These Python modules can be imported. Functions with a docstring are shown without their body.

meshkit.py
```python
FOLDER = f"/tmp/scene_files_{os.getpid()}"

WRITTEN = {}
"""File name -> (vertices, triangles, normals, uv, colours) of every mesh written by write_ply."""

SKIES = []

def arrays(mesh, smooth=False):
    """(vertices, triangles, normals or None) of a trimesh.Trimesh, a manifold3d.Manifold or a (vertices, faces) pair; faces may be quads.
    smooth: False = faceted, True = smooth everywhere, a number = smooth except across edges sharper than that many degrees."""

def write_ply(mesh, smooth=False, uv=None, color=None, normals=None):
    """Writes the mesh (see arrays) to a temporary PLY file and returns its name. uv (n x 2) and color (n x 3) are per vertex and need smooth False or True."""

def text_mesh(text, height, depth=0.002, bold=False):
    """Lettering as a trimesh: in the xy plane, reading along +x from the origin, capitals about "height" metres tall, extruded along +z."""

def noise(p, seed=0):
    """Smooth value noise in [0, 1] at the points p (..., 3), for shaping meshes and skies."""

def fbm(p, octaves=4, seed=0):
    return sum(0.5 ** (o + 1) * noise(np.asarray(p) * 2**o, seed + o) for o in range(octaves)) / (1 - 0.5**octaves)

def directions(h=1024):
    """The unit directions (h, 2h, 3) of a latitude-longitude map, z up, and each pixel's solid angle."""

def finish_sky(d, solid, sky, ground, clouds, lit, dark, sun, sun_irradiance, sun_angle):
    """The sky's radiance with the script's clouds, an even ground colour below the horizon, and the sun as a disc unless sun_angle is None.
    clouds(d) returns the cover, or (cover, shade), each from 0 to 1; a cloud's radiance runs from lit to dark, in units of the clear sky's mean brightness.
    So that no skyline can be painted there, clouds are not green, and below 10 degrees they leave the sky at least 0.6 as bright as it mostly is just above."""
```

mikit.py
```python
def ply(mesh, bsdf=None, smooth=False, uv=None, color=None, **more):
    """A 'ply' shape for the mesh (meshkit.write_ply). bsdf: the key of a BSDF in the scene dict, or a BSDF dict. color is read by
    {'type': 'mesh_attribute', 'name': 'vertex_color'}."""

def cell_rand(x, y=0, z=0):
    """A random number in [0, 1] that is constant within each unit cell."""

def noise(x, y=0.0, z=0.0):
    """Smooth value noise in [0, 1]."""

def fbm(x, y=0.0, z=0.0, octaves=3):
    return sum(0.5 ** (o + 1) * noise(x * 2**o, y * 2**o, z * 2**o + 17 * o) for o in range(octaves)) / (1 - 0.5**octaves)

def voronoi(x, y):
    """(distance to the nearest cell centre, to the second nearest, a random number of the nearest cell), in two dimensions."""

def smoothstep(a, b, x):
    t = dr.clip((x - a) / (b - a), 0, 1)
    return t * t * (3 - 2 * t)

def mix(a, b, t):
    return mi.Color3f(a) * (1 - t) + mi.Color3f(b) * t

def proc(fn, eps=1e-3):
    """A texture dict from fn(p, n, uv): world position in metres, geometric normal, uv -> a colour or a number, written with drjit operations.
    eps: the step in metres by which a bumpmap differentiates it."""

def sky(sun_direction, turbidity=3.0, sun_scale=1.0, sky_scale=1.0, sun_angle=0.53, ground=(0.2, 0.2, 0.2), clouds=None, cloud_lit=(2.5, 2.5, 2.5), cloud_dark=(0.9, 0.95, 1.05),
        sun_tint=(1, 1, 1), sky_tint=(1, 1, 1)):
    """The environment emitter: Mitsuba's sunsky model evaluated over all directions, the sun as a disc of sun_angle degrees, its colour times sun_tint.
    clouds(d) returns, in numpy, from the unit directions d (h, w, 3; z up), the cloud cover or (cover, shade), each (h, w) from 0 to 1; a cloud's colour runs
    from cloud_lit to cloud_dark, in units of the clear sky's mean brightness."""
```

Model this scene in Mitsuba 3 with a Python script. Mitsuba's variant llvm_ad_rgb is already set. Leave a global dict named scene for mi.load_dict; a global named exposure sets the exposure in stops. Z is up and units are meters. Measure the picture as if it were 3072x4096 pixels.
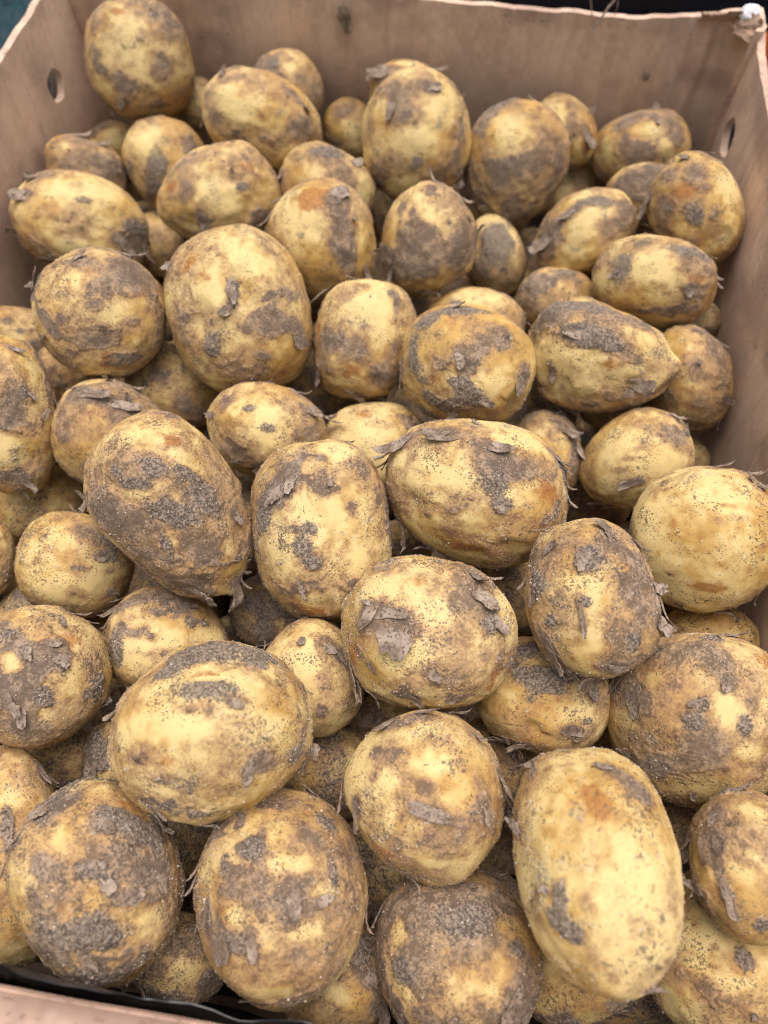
import math
import numpy as np, trimesh, drjit as dr, mitsuba as mi, mikit, meshkit
from shapely.geometry import Polygon, Point

T = mi.ScalarTransform4f
scene, labels = {}, {}

# ---------------------------------------------------------------- camera, light, exposure
EYE = np.array([0.05574, 0.03330, 0.21998])
FWD = np.array([-0.06746557, 0.467173, -0.88158822])
UP = np.array([-0.12209032, 0.8730952, 0.4720156])
scene['camera'] = {'type': 'thinlens', 'fov': 56.804, 'fov_axis': 'x', 'near_clip': 0.02, 'far_clip': 60.0,
                   'aperture_radius': 0.0017, 'focus_distance': 0.262,
                   'to_world': T().look_at(origin=EYE.tolist(), target=(EYE + FWD).tolist(), up=UP.tolist())}
scene['sky_light'] = mikit.sky((0.06, 0.20, 1.0), turbidity=3, sun_scale=0.3, sun_angle=50, sun_tint=(.95, .965, 1.16), clouds=lambda d: (1.0, 1 - np.clip(d[..., 2], 0, 1) ** 2.0),
                               cloud_lit=(1.20, 1.30, 1.47), cloud_dark=(.17, .185, .21), ground=(0.12, 0.12, 0.12))
exposure = 3.42

# ---------------------------------------------------------------- noise shared by meshes and materials
def wfbm(P, f, octaves):
    """mikit.fbm(x*f, y*f, z*f) in numpy, so that raised edges of the skin fall on the skin's colour edges"""
    P = np.asarray(P) * f
    return sum(0.5 ** (o + 1) * meshkit.noise(P * 2 ** o + np.array([1e6, 1e6, 1e6 + 17 * o])) for o in range(octaves)) / (1 - 0.5 ** octaves)

def sstep(a, b, x):
    t = np.clip((x - a) / (b - a), 0, 1)
    return t * t * (3 - 2 * t)

F_PATCH, F_EDGE, F_SOIL, F_GRIT = 72.0, 330.0, 150.0, 1500.0
PATCH_AT = 0.13

def scurf_np(w, u):
    return u + 1.25 * (wfbm(w, F_PATCH, 3) - .5) + .55 * (wfbm(w, F_EDGE, 3) - .5)

def soil_np(w, v):
    return v + .85 * (wfbm(w + 3.1, F_SOIL, 3) - .5)

# ---------------------------------------------------------------- materials
def lin(*c):
    return tuple(((x / 255) / 12.92 if x < 10 else ((x / 255 + .055) / 1.055) ** 2.4) for x in c)

def potato_colour(p, n, uv):
    f, ss, mix = mikit.fbm, mikit.smoothstep, mikit.mix
    s = uv.x + 1.25 * (f(p.x * F_PATCH, p.y * F_PATCH, p.z * F_PATCH, 3) - .5)
    fine = f(p.x * F_EDGE, p.y * F_EDGE, p.z * F_EDGE, 3) - .5
    s = s + .55 * fine
    grit = mikit.noise(p.x * F_GRIT, p.y * F_GRIT, p.z * F_GRIT)
    grit2 = mikit.noise(p.x * 2600 + 5, p.y * 2600, p.z * 2600)
    gg = .6 * grit + .4 * grit2 - .5
    soft = f(p.x * 48 + 9, p.y * 48, p.z * 48 + 4, 2)
    kind = f(p.x * 38 + 2, p.y * 38 + 6, p.z * 38, 2)
    soil = uv.y + .85 * (f(p.x * F_SOIL + 3.1 * F_SOIL, p.y * F_SOIL + 3.1 * F_SOIL, p.z * F_SOIL + 3.1 * F_SOIL, 3) - .5)
    # clean skin: pale straw to golden tan
    clean = mix((0.62, 0.478, 0.208), (0.455, 0.285, 0.085), ss(.32, .70, soft + .5 * fine + .4 * dr.minimum(0, uv.x + .15)))
    # thin brown film over much of the skin
    bloom = ss(-.42, .12, s + .35 * gg + .40 * (kind - .5))
    tan = mix((0.385, 0.240, 0.118), (0.245, 0.142, 0.068), ss(.15, .85, .6 * grit + .4 * (fine + .5)))
    col = mix(clean, tan, .88 * bloom)
    # orange-brown blush
    blush = ss(.10, .60, -uv.y + .6 * (soft - .5) + .8 * fine + .2 * gg)
    col = mix(col, mix((0.40, 0.175, 0.045), (0.22, 0.085, 0.024), grit), .80 * blush)
    # brown flaking skin, in places a hard-edged sheet, in places worn to a stipple
    wide = .02 + .20 * ss(.36, .56, kind)
    sk = s + gg * (.10 + 1.3 * wide) + 1.2 * wide * fine
    skin = mix((0.305, 0.218, 0.144), (0.135, 0.095, 0.063), ss(.2, .75, .5 * grit + .5 * (fine * 2.0 + .5)))
    col = mix(col, skin, (.97 - 1.2 * wide) * ss(PATCH_AT - wide, PATCH_AT + .025 + wide, sk))
    # greyer in places
    col = mix(col, col * mi.Color3f(.98, 1.03, 1.09), ss(.48, .62, f(p.x * 30, p.y * 30 + 3, p.z * 30, 2)) * ss(PATCH_AT - .05, PATCH_AT + .08, s))
    # darker, thicker crust in the middle of the patches
    col = mix(col, (0.108, 0.083, 0.066), .5 * ss(.34, .62, s + .6 * gg))
    # dark specks of several sizes, in clusters
    dens = f(p.x * 95 + 2, p.y * 95, p.z * 95, 2) - .5
    sp = mikit.noise(p.x * 2200, p.y * 2200 + 7, p.z * 2200)
    sp2 = mikit.noise(p.x * 760 + 3, p.y * 760 + 7, p.z * 760)
    col = mix(col, (0.115, 0.075, 0.044), .8 * ss(.74, .90, sp + .8 * dens))
    col = mix(col, (0.125, 0.085, 0.055), .75 * ss(.86, .95, sp2 + .6 * dens + .3 * gg))
    # sandy soil: a grey-brown film that thickens to a crust; also painted shade on gap potatoes
    dirt = mix((0.265, 0.215, 0.165), (0.072, 0.058, 0.046), ss(.25, .72, .5 * grit + .5 * grit2))
    col = mix(col, dirt, .92 * ss(.08, .42, soil + .45 * gg))
    return col

def potato_rough(p, n, uv):
    s = uv.x + 1.25 * (mikit.fbm(p.x * F_PATCH, p.y * F_PATCH, p.z * F_PATCH, 2) - .5)
    return dr.clip(.54 + .4 * mikit.smoothstep(-.05, .2, s) + .4 * mikit.smoothstep(.1, .4, uv.y), .4, .9)

scene['potato_skin'] = {'type': 'twosided', 'bsdf': {'type': 'principled', 'base_color': mikit.proc(potato_colour), 'roughness': mikit.proc(potato_rough), 'specular': 0.17}}

def flake_colour(p, n, uv):
    a = mikit.noise(p.x * 1500, p.y * 1500, p.z * 1500)
    b = mikit.fbm(p.x * 260, p.y * 260, p.z * 260, 3)
    return mikit.mix(mikit.mix((0.325, 0.256, 0.190), (0.160, 0.115, 0.078), mikit.smoothstep(.3, .7, b)), (0.070, .052, .040), .8 * mikit.smoothstep(.5, .8, a))

scene['flake_skin'] = {'type': 'twosided', 'bsdf': {'type': 'principled', 'base_color': mikit.proc(flake_colour), 'roughness': 0.72, 'specular': 0.35}}
scene['pale_grit'] = {'type': 'twosided', 'bsdf': {'type': 'principled', 'base_color': {'type': 'rgb', 'value': (0.50, 0.43, 0.35)}, 'roughness': 0.5}}
scene['dark_grit'] = {'type': 'twosided', 'bsdf': {'type': 'principled', 'base_color': {'type': 'rgb', 'value': (0.150, 0.112, 0.080)}, 'roughness': 0.8}}

def card_colour(p, n, uv):
    """kraft board: fine fibre, faint flute lines, worn and stained"""
    flute = mikit.noise((p.x + p.y) * 190, 0, p.z * 4)
    fibre = mikit.fbm(p.x * 420, p.y * 420, p.z * 260, 2)
    blot = mikit.fbm(p.x * 26 + 4, p.y * 26, p.z * 34, 3)
    blot2 = mikit.fbm(p.x * 60 + 1, p.y * 60, p.z * 45 + 8, 3)
    c = mikit.mix((0.640, 0.472, 0.345), (0.530, 0.372, 0.262), mikit.smoothstep(.3, .7, .16 * flute + .36 * fibre + .48 * blot2))
    c = mikit.mix(c, (0.34, 0.225, 0.175), .7 * mikit.smoothstep(.50, .72, blot))
    c = mikit.mix(c, (0.40, 0.30, 0.23), .45 * mikit.smoothstep(.58, .74, blot2))
    line = mikit.noise((p.x + p.y) * 330 + 2.5 * mikit.noise(p.x * 40, p.y * 40, p.z * 40), 0.0, p.z * 9)
    c = c * (1 - .10 * mikit.smoothstep(.55, .8, line))
    scuff = mikit.noise(p.x * 150 + p.z * 60, p.y * 150 - p.z * 40, p.z * 35)
    c = mikit.mix(c, (0.70, 0.56, 0.45), .35 * mikit.smoothstep(.80, .92, scuff + .25 * (fibre - .5)))
    c = mikit.mix(c, (0.20, 0.145, 0.105), .6 * mikit.smoothstep(.86, .95, mikit.noise(p.x * 520, p.y * 520, p.z * 520) + .5 * (blot - .5)))
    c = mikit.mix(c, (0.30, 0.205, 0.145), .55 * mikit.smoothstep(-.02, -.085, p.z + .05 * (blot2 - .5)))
    return c

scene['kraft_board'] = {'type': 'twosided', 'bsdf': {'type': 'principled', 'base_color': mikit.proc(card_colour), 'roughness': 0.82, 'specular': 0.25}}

def gap_shade_colour(p, n, uv):  # near-black tone painted as shade on the board under the heap
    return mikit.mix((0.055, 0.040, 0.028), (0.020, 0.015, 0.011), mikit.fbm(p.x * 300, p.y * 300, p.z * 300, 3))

scene['gap_shade_board'] = {'type': 'twosided', 'bsdf': {'type': 'principled', 'base_color': mikit.proc(gap_shade_colour), 'roughness': 0.95, 'specular': 0.1}}

def torn_colour(p, n, uv):
    return mikit.mix((0.44, 0.32, 0.235), (0.28, 0.18, 0.12), mikit.fbm(p.x * 260, p.y * 260, p.z * 260, 3))

scene['torn_board'] = {'type': 'twosided', 'bsdf': {'type': 'principled', 'base_color': mikit.proc(torn_colour), 'roughness': 0.95, 'specular': 0.1}}
scene['white_paper'] = {'type': 'twosided', 'bsdf': {'type': 'principled', 'base_color': {'type': 'rgb', 'value': (0.74, 0.74, 0.75)}, 'roughness': 0.6}}
scene['black_film'] = {'type': 'twosided', 'bsdf': {'type': 'principled', 'base_color': {'type': 'rgb', 'value': (0.012, 0.012, 0.015)}, 'roughness': 0.33, 'specular': 0.5}}
scene['navy_plastic'] = {'type': 'twosided', 'bsdf': {'type': 'principled', 'base_color': {'type': 'rgb', 'value': (0.010, 0.016, 0.034)}, 'roughness': 0.33, 'specular': 0.5}}
scene['teal_film'] = {'type': 'twosided', 'bsdf': {'type': 'principled', 'base_color': {'type': 'rgb', 'value': (0.012, 0.035, 0.042)}, 'roughness': 0.6, 'specular': 0.15}}

def carrot_colour(p, n, uv):
    return mikit.mix((0.62, 0.135, 0.022), (0.50, 0.09, 0.018), mikit.fbm(p.x * 60, p.y * 400, p.z * 400, 2))

scene['carrot_skin'] = {'type': 'twosided', 'bsdf': {'type': 'principled', 'base_color': mikit.proc(carrot_colour), 'roughness': 0.5}}

def root_colour(p, n, uv):
    return mikit.mix((0.34, 0.27, 0.20), (0.16, 0.115, 0.08), mikit.noise(p.x * 700, p.y * 700, p.z * 700))

scene['dry_root_skin'] = {'type': 'twosided', 'bsdf': {'type': 'principled', 'base_color': mikit.proc(root_colour), 'roughness': 0.85}}

def ground_colour(p, n, uv):
    return mikit.mix((0.035, 0.035, 0.036), (0.055, 0.053, 0.05), mikit.fbm(p.x * 60, p.y * 60, 0, 4))

scene['tarmac'] = {'type': 'twosided', 'bsdf': {'type': 'principled', 'base_color': mikit.proc(ground_colour), 'roughness': 0.9}}

def put(key, mesh, bsdf, smooth=False, uv=None, label=None, category=None, group=None, kind=None):
    scene[key] = mikit.ply(mesh, bsdf, smooth=smooth, uv=uv)
    tag(key, label, category, group, kind)

def tag(key, label=None, category=None, group=None, kind=None):
    d = {k: v for k, v in (('label', label), ('category', category), ('group', group), ('kind', kind)) if v}
    if d:
        labels[key] = d

def numbered(base, taken):
    k = taken.get(base, 0)
    taken[base] = k + 1
    return base if k == 0 else f'{base}_{k:03d}'

def tube(points, radii, sides=6):
    p = np.asarray(points, float)
    t = np.gradient(p, axis=0); t /= np.linalg.norm(t, axis=1, keepdims=True)
    a = np.cross(t, [0.3, 0.1, 1.0]); a /= np.linalg.norm(a, axis=1, keepdims=True)
    b = np.cross(t, a); th = np.arange(sides) * 2 * np.pi / sides
    r = np.broadcast_to(radii, (len(p),))
    v = p[:, None] + r[:, None, None] * (np.cos(th)[None, :, None] * a[:, None] + np.sin(th)[None, :, None] * b[:, None])
    f = []
    for i in range(len(p) - 1):
        for j in range(sides):
            q = [i * sides + j, i * sides + (j + 1) % sides, (i + 1) * sides + (j + 1) % sides, (i + 1) * sides + j]
            f += [[q[0], q[1], q[2]], [q[0], q[2], q[3]]]
    n = len(p) * sides
    f += [[n, (j + 1) % sides, j] for j in range(sides)] + [[n + 1, n - sides + j, n - sides + (j + 1) % sides] for j in range(sides)]
    return trimesh.Trimesh(np.vstack([v.reshape(-1, 3), p[:1], p[-1:]]), f, process=False)

def sheet(P, thick):
    """a thin solid from a grid of points (m, n, 3)"""
    m, n = P.shape[:2]
    gu, gv = np.gradient(P, axis=0), np.gradient(P, axis=1)
    N = np.cross(gu, gv); N /= np.linalg.norm(N, axis=2, keepdims=True) + 1e-12
    v = np.vstack([(P + N * thick / 2).reshape(-1, 3), (P - N * thick / 2).reshape(-1, 3)])
    idx = np.arange(m * n).reshape(m, n); o = m * n
    a, b, c, d = idx[:-1, :-1].ravel(), idx[1:, :-1].ravel(), idx[1:, 1:].ravel(), idx[:-1, 1:].ravel()
    f = [np.stack([a, b, c], 1), np.stack([a, c, d], 1), np.stack([a + o, c + o, b + o], 1), np.stack([a + o, d + o, c + o], 1)]
    ring = np.concatenate([idx[0, :-1], idx[:-1, -1], idx[-1, :0:-1], idx[:0:-1, 0]])
    nx = np.roll(ring, -1)
    f += [np.stack([ring, nx, nx + o], 1), np.stack([ring, nx + o, ring + o], 1)]
    return trimesh.Trimesh(v, np.vstack(f), process=False)

# ---------------------------------------------------------------- ground
gx = 40.0
put('ground', (np.array([[-gx, -gx, -0.196], [gx, -gx, -0.196], [gx, gx, -0.196], [-gx, gx, -0.196]]), np.array([[0, 1, 2], [0, 2, 3]])), 'tarmac',
    label='dark ground under the cardboard box', kind='structure')

# ---------------------------------------------------------------- cardboard box
W2, LEN, BOT, TH = 0.2, 0.4814, -0.186, 0.0042
tag('cardboard_box', 'open brown cardboard box with punched hand holes and a torn corner, heaped full of potatoes', 'box')

def board(poly, place, size=0.005, bsdf='kraft_board', th=TH):
    """an outline in (s, z), cut from board, bent into place by place(s, z, depth)"""
    m = trimesh.creation.extrude_polygon(poly, th, engine='earcut')
    v, f = trimesh.remesh.subdivide_to_size(m.vertices, m.faces, size, max_iter=14)
    m = trimesh.Trimesh(v, f); m.merge_vertices()
    return trimesh.Trimesh(place(m.vertices[:, 0], m.vertices[:, 1], m.vertices[:, 2]), m.faces, process=False)

def warp(s, z, seed, amp):
    P = np.stack([s * 11, z * 13, np.full_like(s, seed * 5.3)], 1)
    Q = np.stack([s * 45, z * 30, np.full_like(s, seed * 9.1)], 1)
    return amp * 2 * (meshkit.fbm(P, 2, seed) - .5) + amp * .35 * (meshkit.noise(Q, seed) - .5)

def ragged(points, seed, amp, step=0.004):
    """the rim: the polyline resampled with small nicks"""
    out = []
    for (a, b) in zip(points[:-1], points[1:]):
        a, b = np.array(a), np.array(b); k = max(2, int(np.linalg.norm(b - a) / step))
        out += [a + (b - a) * i / k for i in range(k)]
    out.append(np.array(points[-1])); out = np.array(out)
    out[1:-1, 1] += amp * 2 * (meshkit.fbm(np.stack([out[1:-1, 0] * 90, np.full(len(out) - 2, seed), np.zeros(len(out) - 2)], 1), 3, seed) - .5)
    return out.tolist()

# far panel, turned round the creased corner and glued inside the side panel
R_C = 0.018
S_T = W2 - R_C                                   # where the bend starts
S_E = S_T + R_C * math.pi / 2 + 0.004
def far_place(s, z, d):
    a = np.clip((s - S_T) / R_C, 0, math.pi / 2)
    over = np.maximum(s - S_T - R_C * math.pi / 2, 0)
    lift = 0.0065 * sstep(-.01, .006, s - (S_T + R_C * math.pi / 2)) 
    crease = 0.0016 * np.exp(-((s - S_T + .004) / .003) ** 2) - .0012 * np.exp(-((s - S_T - .012) / .003) ** 2)
    x = np.where(s < S_T, s, S_T + (R_C - .0005) * np.sin(a)) - lift
    y = np.where(s < S_T, LEN, LEN - R_C + R_C * np.cos(a)) - over
    nx, ny = np.where(s < S_T, 0, np.sin(a)), np.where(s < S_T, 1, np.cos(a))
    w = warp(s, z, 3, .0022) - crease * sstep(-.17, 0, z) - .004 * sstep(-.12, -.05, -np.abs(z + .07) - 0) * 0
    w = w + 0.0045 * np.cos(np.clip(s / .2, -1, 1) * 1.57) * sstep(0, -.12, z)
    return np.stack([x + nx * (d + w), y + ny * (d + w), z], 1)
rim = ragged([(-W2 - TH, .001), (-.08, -.0005), (.05, .0003), (.14, -.001), (S_T - .006, .002), (S_T + .006, .006), (S_T + .014, .004), (S_E, .008)], 3, .0011)
far = Polygon([(-W2 - TH, BOT), (S_E, BOT)] + rim[::-1])
put('cardboard_box__far_panel', board(far, far_place), 'kraft_board', smooth=40)

def side_place(sign, seed):
    def place(s, z, d):
        w = warp(s, z, seed, .002) + .004 * np.sin(np.clip(s / LEN, 0, 1) * math.pi) * sstep(.02, -.1, z)
        return np.stack([sign * (W2 - (.003 if sign > 0 else 0) + w + d), s, z], 1)
    return place
def ellipse(c, rx, ry, seed):
    a = np.linspace(0, 2 * math.pi, 40, endpoint=False)
    return [(c[0] + rx * math.cos(t) * (1 + .05 * math.sin(3 * t + seed)), c[1] + ry * math.sin(t) * (1 + .04 * math.sin(5 * t + seed))) for t in a]
rim = ragged([(-.002, .000), (.12, -.001), (.25, .0006), (.36, -.0008), (LEN - .001, .001)], 5, .0012)
left = Polygon([(-.002, BOT), (LEN - .001, BOT)] + rim[::-1], [ellipse((.4315, -.0365), .0095, .0088, 1)])
put('cardboard_box__side_panel', board(left, side_place(-1, 7)), 'kraft_board', smooth=40)
rim = ragged([(-.002, .000), (.12, .001), (.25, -.0006), (.38, .0008), (LEN - .03, .001), (LEN - .012, .006), (LEN + TH, .007)], 9, .0012)
right = Polygon([(-.002, BOT), (LEN + TH, BOT)] + rim[::-1], [ellipse((.4395, -.0385), .0105, .0100, 2)])
put('cardboard_box__side_panel_001', board(right, side_place(1, 8)), 'kraft_board', smooth=40)

def front_place(s, z, d):
    w = .018 * sstep(0, -.075, z) + warp(s, z, 11, .0012)
    return np.stack([s, -(d + w) - .002, z], 1)
rim = ragged([(-W2 - TH, .0), (-.05, .0), (.05, .0), (W2 + TH, .0)], 12, .0002)
put('cardboard_box__front_panel', board(Polygon([(-W2 - TH, BOT), (W2 + TH, BOT)] + rim[::-1]), front_place), 'kraft_board', smooth=40)
def flap_place(s, z, d):
    a = np.clip(z / .012, 0, 1.9)
    x0 = np.maximum(z - 1.9 * .012, 0)
    y = -.003 - .012 * (1 - np.cos(a)) - x0 * math.sin(1.9); zz = .012 * np.sin(a) + x0 * math.cos(1.9)
    w = warp(s, z, 14, .0012)
    return np.stack([s, y + (d + w) * -np.cos(a), zz + (d + w) * np.sin(a) * 1.0], 1)
put('cardboard_box__folded_flap', board(Polygon([(-W2 - TH, .0), (W2 + TH, .0), (W2 + TH, .075), (-W2 - TH, .075)]), flap_place), 'kraft_board', smooth=40)
bm = trimesh.creation.box((2 * W2 - .002, LEN + .030, .004)); bm.apply_translation((0, LEN / 2 - .012, BOT + .0025))
put('cardboard_box__bottom_panel', bm, 'gap_shade_board')  # board darkened by colour to look shaded through the gaps

# torn corner of the far rim: peeled brown ply, crumpled, with a white scrap behind
def crumple(c, ax, bx, n, seed, amp):
    g = np.linspace(-1, 1, n); U, V = np.meshgrid(g, g, indexing='ij')
    P = np.array(c) + U[..., None] * np.array(ax) + V[..., None] * np.array(bx)
    nrm = np.cross(ax, bx); nrm /= np.linalg.norm(nrm)
    q = np.stack([U * 1.7, V * 1.7, np.full_like(U, seed)], -1)
    h = meshkit.fbm(q * 1.3, 4, seed) - .5
    e1 = meshkit.fbm(q * 2.1 + 7, 3, seed + 5) - .5
    edge = np.maximum(np.abs(U), np.abs(V))[..., None] ** 3
    return P + (h * amp)[..., None] * nrm + edge * e1[..., None] * .45 * np.array(ax) + edge * (meshkit.fbm(q * 2.3 + 3, 3, seed + 9) - .5)[..., None] * .45 * np.array(bx)
put('cardboard_box__torn_ply', sheet(crumple((.183, .4790, .0045), (.013, -.001, .001), (.001, -.004, .004), 22, 21, .006), .0006), 'torn_board', smooth=50)
put('cardboard_box__torn_ply_001', sheet(crumple((.1925, .471, .0045), (.0045, -.007, .001), (.002, .003, .0045), 18, 33, .007), .0006), 'torn_board', smooth=50)
wh = trimesh.creation.icosphere(3, 1.0)
wh.vertices = wh.vertices * (.0055, .0045, .0042) * (1 + .5 * (meshkit.fbm(wh.vertices * 1.6 + 4, 3, 3)[:, None] - .5)) + (.1935, .4775, .0075)
put('cardboard_box__torn_edge', wh, 'white_paper', smooth=True, label='white crumpled paper core showing at the torn corner')

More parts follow.
